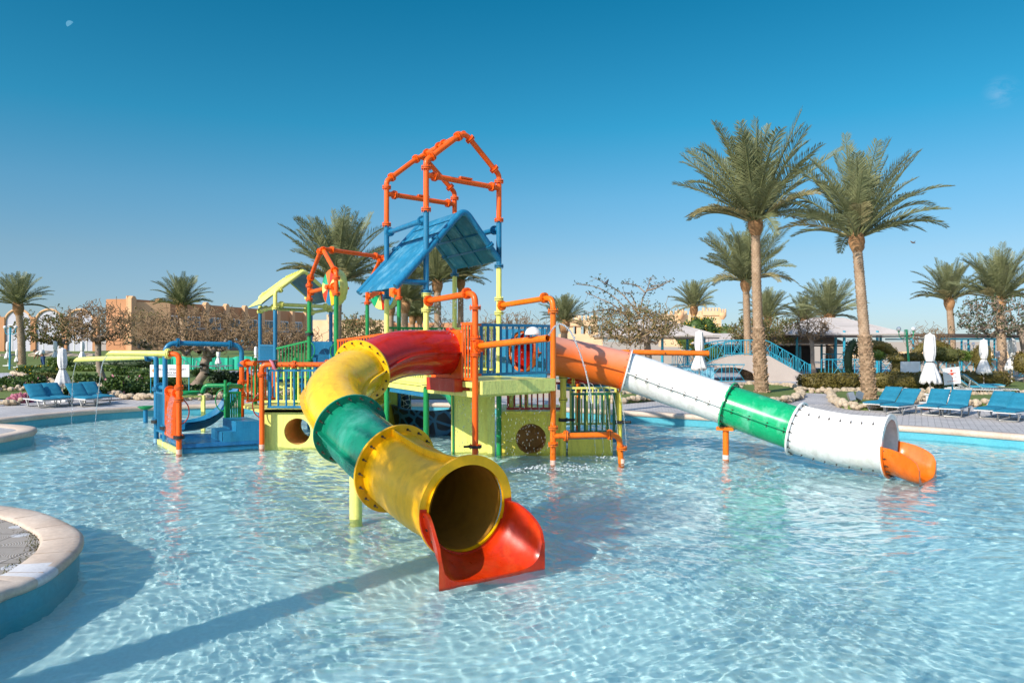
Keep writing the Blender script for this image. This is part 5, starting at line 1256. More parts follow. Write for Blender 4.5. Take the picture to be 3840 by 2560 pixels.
topiary_arch('clipped hedge arch rising behind the first white umbrella',3500,1360,1.05,.95,38,.22,.0,pi)
topiary_arch('dark clipped hedge loop left of the second tall palm trunk',3205,1355,.32,.9,36,.2,pi*.5,pi*1.5,'leaf_dark',900)
bush('topiary_dome','tall dome of clipped hedge behind the second white umbrella','topiary',W(3683,1345,36),(.38,.38,.62),'leaf_hedge',900,(.05,.1),3,'clipped topiary shapes',lo=.95,core=.95)
bush('topiary_dome','clipped hedge cone at the right edge of the photo','topiary',W(3832,1360,36),(.36,.36,.5),'leaf_hedge',700,(.05,.1),2.2,'clipped topiary shapes',lo=.95,core=.95)
bush('bush','flat topped green shrub on a thin stem left of the first white umbrella','bush',W(3400,1345,34),(.95,.7,.24),'leaf_hedge',1100,(.06,.12),2.2,lumps=2)
bush('bush','flat topped green shrub right of the first white umbrella','bush',W(3545,1332,35),(.75,.6,.36),'leaf_olive',1100,(.06,.12),2.2,lumps=2)
bush('bush','light green shrub inside the clipped hedge arch','bush',W(3290,1325,39),(.55,.5,.42),'leaf_lite',700,(.06,.12),2.2,lumps=1)
bush('bush','light green shrub left of the clipped hedge dome','bush',W(3632,1335,40),(.55,.5,.3),'leaf_lite',700,(.06,.12),2.2,lumps=1)
for i,(x,y,yb,Y) in enumerate(((3390,1360,1420,34),(3515,1355,1420,35))):
    MBt=MB().tube([V(W(x,y,Y).x,Y,.35),W(x+4,y,Y)],.05,8); tag(MBt.build('shrub_stem',M['bark']),('thin bare stem under the flat shrub left of the first umbrella','thin bare stem under the flat shrub right of the first umbrella')[i],'stem')
# ---- loungers
def lounger_proto(slat_only=False):
    g=thing('sun_lounger','x','sun lounger',(0,0,0)); mb=MB(); fm='whitepaint' if not slat_only else 'steel'
    for y in (-.31,.31): mb.tube([(0.02,y,.30),(1.9,y,.30)],.02,8)
    for x in (.02,1.0,1.9): mb.tube([(x,-.31,.30),(x,.31,.30)],.018,8)
    mb.build('frame',M[fm],g)
    for x0,x1 in ((.30,.42),(1.38,1.50)):
        s=MB(); s.tube(fillet([V(x0,-.31,.30),V(x0+.09,-.29,.02),V(x0+.09,.29,.02),V(x0,.31,.30)],.06,3),.019,8); s.tube(fillet([V(x1+.14,-.31,.30),V(x1-.03,-.29,.02),V(x1-.03,.29,.02),V(x1+.14,.31,.30)],.06,3),.019,8); s.build('leg',M['steel'],g)
    a=radians(38); hx=1.18; lb_=.82; bd=V(cos(a),0,sin(a)); bn=V(-sin(a),0,cos(a))
    mb=MB()
    for k in range(13): x=.06+k*.088; mb.box((x,0,.325),(.06,.60,.014))
    for k in range(9): q=V(hx,0,.325)+bd*(.05+k*.09); mb.box(q,(.06,.60,.014),M=Matrix.Rotation(-a,3,'Y'))
    mb.build('slats',M[fm],g)
    for y in (-.26,.26): MB().tube([V(hx+.45,y,.30),V(hx,y,.325)+bd*.5],.014,6).build('back_strut',M['steel'],g)
    if not slat_only:
        def cushion(nm,o,d,n,L_,th,puff):
            mb=MB(); nu,nv=14,8; T_=[];B_2=[]
            for i in range(nu+1):
                u=i/nu; rowt=[];rowb=[]
                for j in range(nv+1):
                    v=-1+2*j/nv; ed=min(1,(1-abs(v)**6))*min(1,(1-abs(2*u-1)**10)); w_=.325*v
                    rowt.append(o+d*(L_*u)+V(0,w_,0)+n*(th*.45+th*.55*ed+puff*ed*(.3+.7*abs(sin(pi*u*3)))*(.6+.4*cos(v*1.5)))); rowb.append(o+d*(L_*u)+V(0,w_,0)+n*.004)
                T_.append(rowt);B_2.append(rowb)
            mb.grid(T_,True,True); mb.grid(B_2,True,False)
            for rr,ss in ((0,True),(-1,False)): mb.grid([T_[rr],B_2[rr]],True,ss)
            for jj,ss in ((0,False),(nv,True)): mb.grid([[r[jj] for r in T_],[r[jj] for r in B_2]],True,ss)
            return mb.build(nm,M['cushion'],g)
        cushion('seat_cushion',V(-.03,0,.335),V(1,0,0),V(0,0,1),hx+.02,.065,.018)
        cushion('back_cushion',V(hx,0,.345),bd,bn,lb_+.03,.07,.02)
    return g
LP=None;LS=None
def lounger(label,pos,ang,slat=False,scale=1.0,cush=None):
    global LP,LS
    src=LS if slat else LP
    if src is None:
        o=lounger_proto(slat)
        if slat: LS=o
        else: LP=o
    else: o=copy_tree(src)
    o['label']=label; o['group']='sun loungers round the pool'; o.location=pos; o.rotation_euler=(0,0,ang); o.scale=(scale,)*3
    if cush:
        for c in o.children:
            if 'cushion' in c.name:
                c.data=c.data.copy(); c.data.materials[0]=M[cush]
    return o
aR=radians(38)
def gr(x,y): q=G(x,y); return V(q.x,q.y,DZ)
lounger('blue lounger farther left of the pair beside the second tall palm',gr(3268,1545),aR,scale=.8)
lounger('blue lounger nearer the pool in the pair beside the second tall palm',gr(3335,1556),aR,scale=.8)
lounger('blue lounger in the second pair from the left at the right side, left one',gr(3478,1560),radians(47),scale=.8)
lounger('blue lounger in the second pair from the left at the right side, right one',gr(3560,1566),radians(47),scale=.8)
lounger('blue lounger cut by the right edge of the photo, farther from the pool',gr(3690,1572),aR,scale=.8)
lounger('blue lounger cut by the right edge of the photo, nearest to the pool',gr(3765,1583),aR,scale=.8)
lounger('teal lounger behind the swimmer sign, left one of the far pair',gr(3725,1478),radians(172),cush='cushion_teal',scale=.85)
lounger('teal lounger behind the swimmer sign, right one of the far pair',gr(3756,1470),radians(172),cush='cushion_teal',scale=.85)
lounger('bare slatted lounger without cushion left of its twin near the right edge',gr(3760,1492),radians(150),True)
lounger('bare slatted lounger without cushion nearest the right edge of the photo',gr(3822,1490),radians(150),True)
aL=radians(143)
for i,(x,y) in enumerate(((194,1530),(256,1524),(352,1526),(402,1518))):
    lounger(('blue lounger leftmost of the four on the left deck','second blue lounger from the left on the left deck','blue lounger just right of the closed umbrella on the left deck','rightmost of the four blue loungers on the left deck')[i],gr(x,y),aL,scale=.82)
for i,(x,y) in enumerate(((805,1392),(850,1392),(872,1390))):
    p=GL(x,y); lounger(('bare slatted lounger on the rise left before the green shade net','bare slatted lounger on the rise in the middle before the green shade net','bare slatted lounger on the rise right before the green shade net')[i],p,radians(200),True,1.0)
# ---- closed umbrellas
def umbrella(label,base,h,grp='closed white umbrellas'):
    base=Vector(base); g=thing('closed_umbrella',label,'umbrella',base,grp); s=h/2.4
    MB().cyl(base,base+V(0,0,2.33*s),.025*s,n=10).build('pole',M['step'],g)
    MB().cyl(base,base+V(0,0,.32*s),.04*s,n=12).build('pole_sleeve',M['whitepaint'],g)
    mb=MB(); mb.box(base+V(0,0,.05*s),(.62*s,.62*s,.08*s)); mb.build('base_plate',M['whitepaint'],g)
    r=random.Random(int(base.x*37)); n=32; ph=[r.uniform(0,6.28) for _ in range(3)]
    prof=[(.74,.20,.06),(.78,.30,.085),(.92,.265,.075),(1.12,.205,.06),(1.36,.13,.035),(1.43,.105,.008),(1.50,.13,.03),(1.66,.165,.04),(1.85,.175,.035),(2.08,.165,.03),(2.24,.15,.022),(2.31,.15,.012),(2.335,.12,.005),(2.36,.05,0),(2.40,.015,0)]
    rows=[]
    for z,rr,am in prof:
        rows.append([base+V((rr+am*(.6*sin(8*a+ph[0]+z)+.4*sin(13*a+ph[1]-2*z)))*cos(a),(rr+am*(.6*sin(8*a+ph[0]+z)+.4*sin(13*a+ph[1]-2*z)))*sin(a),z+(.06*sin(8*a+ph[2]) if z<.84 else 0))*s for a in [2*pi*j/n for j in range(n+1)]])
    mb=MB(); mb.grid(rows,True); mb.build('canvas',M['cloth'],g)
    MB().disc_ring(base+V(0,0,1.43*s),(0,0,1),.10*s,.118*s,.035*s,24).build('tie_band',M['black'],g); return g
umbrella('largest closed white umbrella between the pairs of blue loungers at the right',G(3487,1518),2.42)
umbrella('closed white umbrella behind the far teal loungers',G(3689,1460),2.25)
umbrella('closed white umbrella close to the right edge of the photo',G(3795,1440),2.3)
umbrella('closed white umbrella standing behind the white slide section',G(2622,1452),2.65)
umbrella('closed cream umbrella among the four loungers on the left deck',G(234,1505),1.92)
def farumb(label,x,yt,yb,Y):
    p=GL(x,yb); umbrella(label,p,(yb-yt)*p.y/F)
farumb('small closed umbrella in front of the green shade net right of the forked tree',819,1304,1392,55)
farumb('small closed umbrella on the rise right of the globe lamp',960,1298,1388,58)
farumb('smallest closed umbrella far behind the back tower posts',1004,1294,1370,66)
farumb('closed umbrella in front of the white arches beside the leaning tree',207,1278,1372,52)
farumb('closed umbrella in front of the right white arch and boulders',309,1278,1372,54)
farumb('closed umbrella next to the wrapped palm trunk at the left',64,1308,1378,50)
farumb('closed umbrella left of the turquoise lamp post',30,1280,1372,52)
farumb('white umbrella seen through the bars of the tower railing',1842,1305,1425,36)
# side table, base stones, floodlights
q=G(3530,1530); ST2=thing('side_table','low white side table behind the first white umbrella','side table',q)
MB().box(q+V(0,.2,.42),(.6,.45,.04)).build('table_top',M['whitepaint'],ST2)
for dx in (-.25,.25): MB().box(q+V(dx,.2,.2),(.04,.38,.40)).build('leg',M['whitepaint'],ST2)
q=G(3472,1535); tag(MB().lathe([(0,.02),(.14,.02),(.17,.17),(.15,.17),(.12,.06),(0,.06)],q,16).build('flower_pot',plain('terracotta',(.55,.17,.09),.8)),'terracotta pot beside the base of the first white umbrella','pot')
for i,(x,y) in enumerate(((3192,1510),(3222,1507))):
    q=G(x,y,DZ+.14); g=thing('floodlight',('grey floodlight left one at the foot of the second tall palm','grey floodlight right one at the foot of the second tall palm')[i],'floodlight',q,'floodlights in the planter')
    mt=Matrix.Rotation(.5 if i else -.15,3,'Y')@Matrix.Rotation(-.4,3,'X'); MB().box(q+V(0,0,.2),(.19,.13,.28),M=mt).build('housing',M['steel'],g); MB().box(q+V(0,.0,.05),(.06,.06,.12)).build('bracket',M['black'],g)
# ---- lamps
def lamp(label,base,top,mat,arm=.28,globe=.10,u=(1,0,0),grp='twin globe garden lamps'):
    base=Vector(base);top=Vector(top); u=Vector(u).normalized(); g=thing('garden_lamp',label,'lamp',base,grp)
    MB().cyl(base,top,.055,.045,12).build('post',M[mat],g)
    for sg in (-1,1):
        e=top+u*sg*arm+V(0,0,-.02); P=[top+V(0,0,-.30),top+u*sg*arm*.45+V(0,0,-.40),top+u*sg*arm*.9+V(0,0,-.32),e+V(0,0,-.10)]
        MB().tube(catmull(P,6),.02,8).build('arm',M[mat],g); MB().lathe([(.03,0),(.05,.02),(.045,.05)],e+V(0,0,-.11),10).build('cup',M[mat],g)
        MB().sphere(e+V(0,0,globe-.06),globe,16,10).build('globe',M['globe'],g)
    mb=MB(); mb.tube([top+u*.08+V(0,0,-.02),top+u*.08+V(0,0,-.3)],.012,6); mb.tube([top-u*.08+V(0,0,-.02),top-u*.08+V(0,0,-.3)],.012,6); mb.tube([top-u*.09+V(0,0,-.03),top+u*.09+V(0,0,-.03)],.012,6); mb.build('lamp_bracket',M[mat],g)
m,nt_,b_,o_=newmat('globe_glass'); b_.inputs['Base Color'].default_value=(.72,.72,.72,1); b_.inputs['Roughness'].default_value=.2; M['globe']=m
lamp('leaning green lamp post with two white globes left of the first umbrella',G(3416,1458),W(3398,1235,33.2),'emerald',.33,.10)
lamp('turquoise lamp post with two globes at the left edge beside the palm',V(W(36,1370,44).x,44,hL(-30,44)),W(39,1228,44),'turq',.32,.10)
lamp('turquoise twin globe lamp just above the blue arch pipe',V(W(906,1390,46).x,46,hL(-16,46)),W(907,1275,46),'turq',.42,.13)
lamp('pale twin globe lamp far behind the clipped dome',V(W(3635,1390,60).x,60,DZ),W(3635,1292,60),'turq',.33,.13)
# ---- signs
def text(par,s,size,mat,origin_,ux,uz,align='CENTER',wscale=1.0,ext=.002):
    cu=bpy.data.curves.new('lettering','FONT'); cu.body=s; cu.size=size; cu.align_x=align; cu.extrude=ext
    o=bpy.data.objects.new('lettering',cu); COL.objects.link(o); bpy.context.view_layer.update()
    me=bpy.data.meshes.new_from_object(o.evaluated_get(bpy.context.evaluated_depsgraph_get())); bpy.data.objects.remove(o)
    ux=Vector(ux).normalized(); uz=Vector(uz).normalized(); n=ux.cross(uz)
    Mx=Matrix((ux*wscale,uz,n)).transposed().to_4x4(); Mx.translation=Vector(origin_)-Vector(origin(par)); me.transform(Mx)
    me.materials.clear(); me.materials.append(mat); o=bpy.data.objects.new('lettering',me); COL.objects.link(o); o.parent=par; return o
INK=plain('navy_ink',(.02,.03,.06),.6)
YS=28.0; s=YS/F; a=W(563,1367,YS); b2_=W(710,1413,YS); SG=thing('sign_board','white snack bar signboard with blue lettering on two turquoise posts','sign',V((a.x+b2_.x)/2,YS,.3))
wd=b2_.x-a.x; ht=a.z-b2_.z; cx=(a.x+b2_.x)/2; cz=(a.z+b2_.z)/2
MB().box((cx,YS,cz),(wd,.03,ht)).build('board',M['whitepaint'],SG)
for x in (a.x+.01,b2_.x-.03): MB().cyl((x,YS+.04,.2),(x,YS+.04,a.z-.02),.02,n=8).build('post',M['turq'],SG)
text(SG,'AKASSIA SWISS RESORT',.105,INK,(cx+.10,YS-.018,cz+.02),(1,0,0),(0,0,1),wscale=.93)
text(SG,'SNACK BAR',.105,INK,(cx+.05,YS-.018,cz-.11),(1,0,0),(0,0,1),wscale=.95)
mb=MB(); mb.box((cx+.10,YS-.018,cz-.165),(.42,.006,.025)); mb.slab([V(cx-.11,YS-.017,cz-.13),V(cx-.19,YS-.017,cz-.165),V(cx-.11,YS-.017,cz-.20)],(0,-1,0),.004); mb.build('arrow',INK,SG)
mb=MB(); mb.sphere((cx-.60,YS-.017,cz+.01),.07,16,8,sx=.8,sy=.06,sz=1.0); mb.build('emblem',plain('amber_print',(.8,.32,.03),.6),SG)
MB().box((cx-.60,YS-.0225,cz+.01),(.11,.002,.02)).build('emblem_band',plain('brown_print',(.25,.10,.03),.6),SG)
YS2=26.5; tl=radians(6.5); SW=thing('sign_board','white square sign with a red swimmer figure, tilted on a turquoise post','sign',V(W(3570,1450,YS2).x,YS2,DZ))
c=W(3569,1409,YS2); ux=V(cos(tl),0,sin(tl)); uz=V(sin(tl)*-1*-1*-1,0,cos(tl)); uz=V(-sin(tl),0,cos(tl)); wS,hS=.60,.60
mt=Matrix((ux,V(0,1,0),uz)).transposed()
MB().box(c,(wS,.025,hS),M=mt).build('board',M['whitepaint'],SW)
MB().cyl(V(c.x+.08,YS2+.03,DZ-.05),c+V(0,.03,.1),.028,n=10).build('post',M['turq'],SW)
RD=plain('red_print',(.62,.06,.02),.6); GI=plain('grey_print',(.3,.2,.24),.6)
def onS(x,z): return c+ux*x+uz*z+V(0,-.0135,0)
mb=MB(); mb.sphere(onS(.0,.185),.045,16,8,sy=.05); mb.slab([onS(-.055,.115),onS(-.04,.03),onS(.06,.03),onS(.07,.115)],(0,-1,0),.003)
for sg in (-1,1): mb.slab([onS(sg*.055,.115)] + ([onS(sg*.055,.09),onS(sg*.15,.085),onS(sg*.15,.105)] if sg<0 else [onS(sg*.15,.105),onS(sg*.15,.085),onS(sg*.055,.09)][::1])[::1],(0,-1,0),.003)
mb.slab([onS(-.005,-.02),onS(.0,-.12),onS(.02,-.12),onS(.012,-.02)],(0,-1,0),.003); mb.build('swimmer_figure',RD,SW)
text(SW,'Low Place',.048,GI,onS(.10,-.07),ux,uz); text(SW,'No Swimming Area',.052,RD,onS(.0,-.20),ux,uz,wscale=.9)
q=W(3388,1376,33); SB=thing('sign_board','small blank whitish sign on a blue post beside the leaning green lamp','sign',V(q.x,33,DZ)); q=q+V(.3,0,0); MB().box(q,(.86,.03,.5)).build('board',M['whitepaint'],SB); MB().cyl((q.x-.3,33.05,DZ),(q.x-.3,33.05,q.z),.045,n=8).build('post',M['blue'],SB)
q=W(3740,1327,38); SB=thing('sign_board','small pale notice on the fence behind the clipped dome','sign',V(q.x,38,DZ)); MB().box(q,(.24,.03,.3)).build('board',M['white_wall'],SB); MB().cyl((q.x,38.04,DZ),(q.x,38.04,q.z),.03,n=8).build('post',M['turq'],SB)
# ---- green net fence
p0=GL(570,1384);p1_=GL(965,1386); Y0=44.0; GN=thing('net_fence','green shade net stretched on thin posts behind the left lawn','fence',V(W(760,1383,Y0).x,Y0,1.1))
rows=[[],[]]
for k in range(40):
    x=575+380*k/39; z0=EYE-(1386-1280)*Y0/F; z1=EYE-(1338+4*sin(k*.5)-1280)*Y0/F; X=(x-1920)*Y0/F; w_=.10*sin(k*1.9); rows[0].append(V(X,Y0+w_,z0)); rows[1].append(V(X,Y0+w_,z1))
mb=MB(); mb.grid(rows,True); mb.grid([[p+V(0,.02,0) for p in r_] for r_ in rows],True,True); mb.build('net',M['green_net'],GN)
for k in range(9): X=(580+46*k-1920)*(Y0-.15)/F; MB().cyl((X,Y0-.18,.5),(X,Y0-.18,EYE-(1334-1280)*Y0/F),.035,n=6).build('post',M['green_dark'],GN)
# ---- hotel
def stepped(mb,p,u,n,w_,z0,z1,dep):
    for k,(q,zt) in enumerate(((1,z1-.22),(.72,z1-.08),(.45,z1))): 
        c_=p+n*dep/2; mb.box((c_.x,c_.y,(z0 if k==0 else z1-.6)/2+zt/2),(w_*q,dep+(0.003*k),zt-(z0 if k==0 else z1-.6)),rz=atan2(u.y,u.x))
HT=thing('hotel_building','long orange hotel wing with stepped pilasters and recessed windows','building',(-41,80,0))
L0=V(-41.3,80,0);R0=V(-33.1,118,0); u=(R0-L0).normalized(); n=V(u.y,-u.x,0)
if n.y>0: n=-n
Lh=(R0-L0).length; rzh=atan2(u.y,u.x)
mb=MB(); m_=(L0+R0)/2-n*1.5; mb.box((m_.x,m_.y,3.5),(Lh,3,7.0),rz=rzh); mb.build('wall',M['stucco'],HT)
E0=V(-50.7,94,0); eu=(E0-L0).normalized(); en=V(eu.y,-eu.x,0); en=en if en.y<0 else -en
mb=MB(); m_=(L0+E0)/2-en*2; mb.box((m_.x,m_.y,3.35),((E0-L0).length,4,6.7),rz=atan2(eu.y,eu.x)); mb.build('end_wall',M['stucco_lit'],HT)
for t in (.02,.5,.98):
    mb=MB(); stepped(mb,L0.lerp(E0,t),eu,en,1.0,0,7.35,.3); mb.build('pilaster',M['stucco_lit'],HT)
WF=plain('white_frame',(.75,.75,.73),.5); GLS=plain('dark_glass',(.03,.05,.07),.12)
for i in range(10):
    t=i/9; p=L0+(R0-L0)*t; mb=MB(); stepped(mb,p,u,n,.8,0,7.3,.5); mb.build('pilaster',M['stucco_lit'],HT)
    if i<9:
        q=L0+(R0-L0)*((i+.5)/9); 
        f=sub(MB().box(q+n*.05+V(0,0,4.6),(2.5,.12,1.7),rz=rzh).build('window',WF,HT))
        for o_ in (-.58,.58): MB().box(q+n*.11+u*o_+V(0,0,4.6),(1.0,.04,1.45),rz=rzh).build('pane',GLS,f)
        MB().box(q+n*.55+V(0,0,4.0),(3.2,.06,.05),rz=rzh).build('balcony_rail',M['whitepaint'],HT)
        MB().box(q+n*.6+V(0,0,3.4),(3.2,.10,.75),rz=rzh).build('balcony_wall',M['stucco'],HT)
        MB().box(q+n*.03+V(0,0,1.4),(2.8,.1,2.3),rz=rzh).build('dark_recess_panel',GLS,HT)  # flat dark panel stands for the shade in the ground-floor recess
# white arches
AH=thing('arched_hall','white walled hall with a row of orange trimmed arches at the left','building',W(120,1370,72))
Yh=72.0; sh=Yh/F; bw=116*sh
for i in range(-2,3):
    xc=(70+116*i-1920)*sh if i<2 else (70+116*i-1920)*sh
    zt=EYE+117*sh; zc=zt-bw*.42; r_=bw*.42
    mb=MB(); P=[V(xc-r_,Yh,.8),V(xc+r_,Yh,.8)]+[V(xc+r_*cos(a),Yh,zc+r_*sin(a)) for a in [pi*k/20 for k in range(21)]]
    mb.slab(P[::-1],(0,1,0),.3); mb.build('wall_panel',M['white_wall'],AH)
    mb=MB(); mb.tube([V(xc+(r_+.08)*cos(a),Yh-.05,zc+(r_+.08)*sin(a)) for a in [pi*k/24 for k in range(25)]],.11,8); mb.build('arch_trim',M['stucco_lit'],AH)
    mb=MB(); mb.box((xc+bw/2,Yh+.05,(zc+.3)/2+.3),(bw-2*r_,.5,zc+.3)); mb.build('pillar',M['stucco'],AH)
    mb=MB(); 
    for k in (-.3,.3): mb.box((xc+k*r_*1.6,Yh-.02,2.1),(.06,.04,2.4))
    mb.box((xc,Yh-.02,zc-.2),(r_*1.7,.05,.06)); mb.build('glazing_bar',M['white'],AH)
# boulders
for i,(x,y,w_,h_) in enumerate(((150,1332,62,26),(205,1334,40,20),(245,1333,34,18),(290,1335,40,16),(345,1332,36,20),(20,1334,44,16))):
    Yb=62.0; s=Yb/F; r=random.Random(60+i); mb=MB(); mb.sphere((0,0,0),1,12,8)
    vs=[]
    for v in mb.v: 
        k=1+.22*sin(3.1*v[0]+i)+.18*sin(4.3*v[2]+2*i)+.12*sin(5*v[1]+i); vs.append(V((x-1920)*s+v[0]*w_*s*.55*k,Yb+v[1]*1.2*k,EYE-(y+4-1280)*s+v[2]*h_*s*.8*k))
    mb.v=[tuple(v) for v in vs]; mb.sm=[False]*len(mb.sm)
    tag(mb.build('boulder',M['rock']),('largest pale boulder left of the leaning tree','boulder right behind the leaning tree','boulder between two small umbrellas at the left','low boulder before the right white arch','boulder beside the trunk of the gnarled tree','boulder at the left edge behind the lamp')[i],'boulder','boulders before the arched hall')
# distant pale buildings
def crenel_block(par,name,x0,x1,yt,yb,Y,mat,dep=6,n=8,ch=.55,skip=False):
    s=Y/F; X0=(x0-1920)*s;X1=(x1-1920)*s; zt=EYE-(yt-1280)*s; zb=EYE-(yb-1280)*s
    mb=MB(); mb.box(((X0+X1)/2,Y+dep/2,(zt+zb)/2),(X1-X0,dep,zt-zb)); o=mb.build(name,M[mat],par)
    if n:
        mb=MB(); st=(X1-X0)/(2*n-1)
        for k in range(n): mb.box((X0+st*(2*k+.5),Y+.25,zt+ch/2-.002),(st,.5,ch))
        mb.build('parapet',M[mat],par)
    return zt
DB=thing('distant_building','pale orange flat roofed building between the hotel and the tower palms','building',(-30,150,0))
crenel_block(DB,'wall',1130,1460,1200,1300,150,'stucco_sand',8,0); crenel_block(DB,'turret',1225,1252,1188,1210,149,'stucco_sand',3,3,.5); crenel_block(DB,'turret',1352,1384,1194,1210,149,'stucco_lit',3,4,.5); crenel_block(DB,'roof_block',1300,1345,1196,1215,149,'stucco',3,0)
crenel_block(DB,'wall',1460,1760,1210,1300,152,'stucco',8,0)
CA=thing('castle_building','sand coloured castle like building with battlements behind the straggly tree','building',(12,130,0))
crenel_block(CA,'gallery',2112,2240,1200,1222,130,'stucco_sand',5,9,.8)
for x0,x1 in ((2108,2150),(2162,2178),(2196,2206),(2226,2244)): crenel_block(CA,'pier',x0,x1,1222,1300,130.3,'stucco_sand',4,0)
crenel_block(CA,'ground_wall',2100,2260,1252,1310,130.1,'stucco_sand',4.3,0)
s=130/F
for x,yt,yb,r_ in ((2163,1193,1207,11),):
    X=(x-1920)*s; MB().lathe([(.2*r_*s,EYE-(yb+4-1280)*s),(r_*s,EYE-(yb-1280)*s),(r_*s,EYE-(yt-1280)*s),(0,EYE-(yt-1280)*s)],(X,129.6,0),16).build('turret',M['stucco_sand'],CA)
    for k in range(3): q=V(X+(k-1)*.36,129.4,EYE-(yt-1280)*s); MB().lathe([(.15,0),(.15,.35),(.1,.5),(0,.55)],q,8).build('pinnacle',M['stucco_sand'],CA)
CB=thing('castle_building','sand coloured battlemented roof line behind the yellow flowering bush','building',(30,130,0))
crenel_block(CB,'wall',2495,2705,1180,1300,130,'stucco_sand',6,12,.7); crenel_block(CB,'upper_wall',2635,2700,1166,1182,129.8,'stucco_sand',5,6,.6)
for x in (2548,2706):
    X=(x-1920)*s; MB().lathe([(.2,EYE+82*s),(.62,EYE+94*s),(.62,EYE+108*s),(0,EYE+108*s)],(X,129.3,0),16).build('turret',M['stucco_lit'],CB)
    for k in range(3): MB().lathe([(.17,0),(.17,.4),(.1,.6),(0,.65)],V(X+(k-1)*.42,129.1,EYE+108*s),8).build('pinnacle',M['stucco_lit'],CB)
WB_=thing('low_wall','long low sand coloured wall on the far right horizon','wall',(60,110,0)); crenel_block(WB_,'wall',3180,3900,1318,1345,95,'stucco_sand',1,0)
# ---- pavilions
def pavilion(label,cx,cy,hx,hy,ze,za,posts,ridge=.15,grp='thatched pool pavilions'):
    g=thing('pavilion',label,'pavilion',(cx,cy,DZ),grp)
    e=[V(cx-hx,cy-hy,ze),V(cx+hx,cy-hy,ze),V(cx+hx,cy+hy,ze),V(cx-hx,cy+hy,ze)]; t=[V(cx-hx*ridge,cy,za),V(cx+hx*ridge,cy,za)]
    mb=MB(); th=V(0,0,-.08)
    F_=[(e[0],e[1],t[1],t[0]),(e[1],e[2],t[1]),(e[2],e[3],t[0],t[1]),(e[3],e[0],t[0])]
    for f in F_:
        nn=(f[1]-f[0]).cross(f[2]-f[0]).normalized(); mb.slab([p+th*.5 for p in f],nn,.09)
    mb.build('roof',M['shingle'],g)
    mb=MB(); 
    for k in range(9): y=cy-hy+2*hy*k/8; mb.box((cx,y,ze-.13),(2*hx-.2,.08,.08))
    mb.build('rafters',M['slat'],g)
    for x,y in posts: MB().cyl((x,y,DZ),(x,y,ze+.25),.085,n=10).build('post',M['turq'],g)
    return g
def X_(x,Y): return (x-1920)*Y/F
pavilion('left pavilion with a grey pitched roof behind the straggly tree',9.6,50.5,3.75,3.2,2.74,3.9,[(X_(2486,48),48.2),(X_(2610,48),48.2),(X_(2647,50),50.4),(X_(2585,52),52.6),(X_(2430,52),52.6)])
pavilion('right pavilion with a grey pitched roof behind the second tall palm',21.8,51,3.9,3.3,2.85,4.0,[(X_(3134,49),49),(X_(3166,48),48),(X_(3290,48),48),(X_(3330,50),51),(X_(3010,50),51)],.25)
g=pavilion('long low roofed bar pavilion behind the bridge',18.7,54.5,4.9,2.6,2.22,2.95,[(X_(2700,53),52.5),(X_(2990,53),52.5),(X_(3070,53),52.5),(X_(3120,53),52.5),(X_(2850,53),52.5)],.85)
mb=MB(); mb.box((18.5,56.8,1.2),(9,.1,1.9)); mb.build('back_wall',M['slat'],g)
mb=MB(); mb.box((17.5,53.6,.75),(5.5,.5,.95)); mb.build('bar_counter',M['step'],g)
PG=thing('pergola','dark slatted pergola roof on thin turquoise posts at the far right','pergola',(28,46,DZ))
for k in range(26): 
    pass
mb=MB()
for k in range(22): y=44+.30*k; mb.box((X_(3640,47),y,2.62+.035*(k%2)+.012*k),(7.6,.15,.03))
mb.build('slat_roof',M['slat'],PG)
mb=MB(); 
for y in (44.2,47,50.2): mb.box((X_(3640,47),y,2.55),(7.6,.09,.09))
mb.build('beam',M['turq'],PG)
for x,Y in ((3425,45),(3470,45),(3606,45),(3631,48),(3708,45),(3729,48),(3744,50),(3560,50)): MB().cyl((X_(x,Y),Y,DZ),(X_(x,Y),Y,2.55),.06,n=8).build('post',M['turq'],PG)
# ---- bridge
BR=thing('footbridge','arched footbridge with beige walls, stone steps and turquoise lattice rails','bridge',(13,41,DZ))
prof=[(9.2,.75),(10.4,1.15),(11.2,1.48),(11.9,1.62),(13.0,1.66),(13.7,1.60)]
for y in (39.6,42.4):
    mb=MB(); top=[V(x,y,z) for x,z in catmull([(a,b,0) for a,b in prof],5) and [(p.x,p.y) for p in catmull([(a,b,0) for a,b in prof],5)]]
    poly=top+[V(13.7,y,DZ-.1),V(13.2,y,DZ-.1)]+[V(11.6+1.6*cos(a),y,DZ+.75*sin(a)) for a in [pi*k/14 for k in range(15)]][1:-1]+[V(9.9,y,DZ-.1),V(9.2,y,DZ-.1)]
    tri=geometry.tessellate_polygon([[V(p.x,p.z,0) for p in poly]])
    for off,fl in ((0,0),(.2,1)): mb.add([p+V(0,off,0) for p in poly],[t if fl else t[::-1] for t in tri])
    k=len(poly); mb.add([p for p in poly]+[p+V(0,.2,0) for p in poly],[(i,(i+1)%k,k+(i+1)%k,k+i) for i in range(k)])
    mb.build('arch_wall',M['concrete'],BR)
    mb=MB(); mb.slab([V(13.7,y,DZ-.1),V(16.0,y-.0,DZ-.1),V(16.0,y,DZ+.12),V(13.7,y,1.66)],(0,1,0),.2); mb.build('stair_wall',M['concrete'],BR)
mb=MB(); P=catmull([(a,b,0) for a,b in prof],5); mb.grid([[V(p.x,39.75,p.y-.03) for p in P],[V(p.x,42.5,p.y-.03) for p in P]],True,True); mb.build('bridge_deck',M['step'],BR)
for k in range(8): MB().box((13.7+.30*k+.15,41.05,(DZ+1.58-.175*k)/2),(.30,2.5,1.58-.175*k-DZ+.02)).build('step',M['step'],BR)
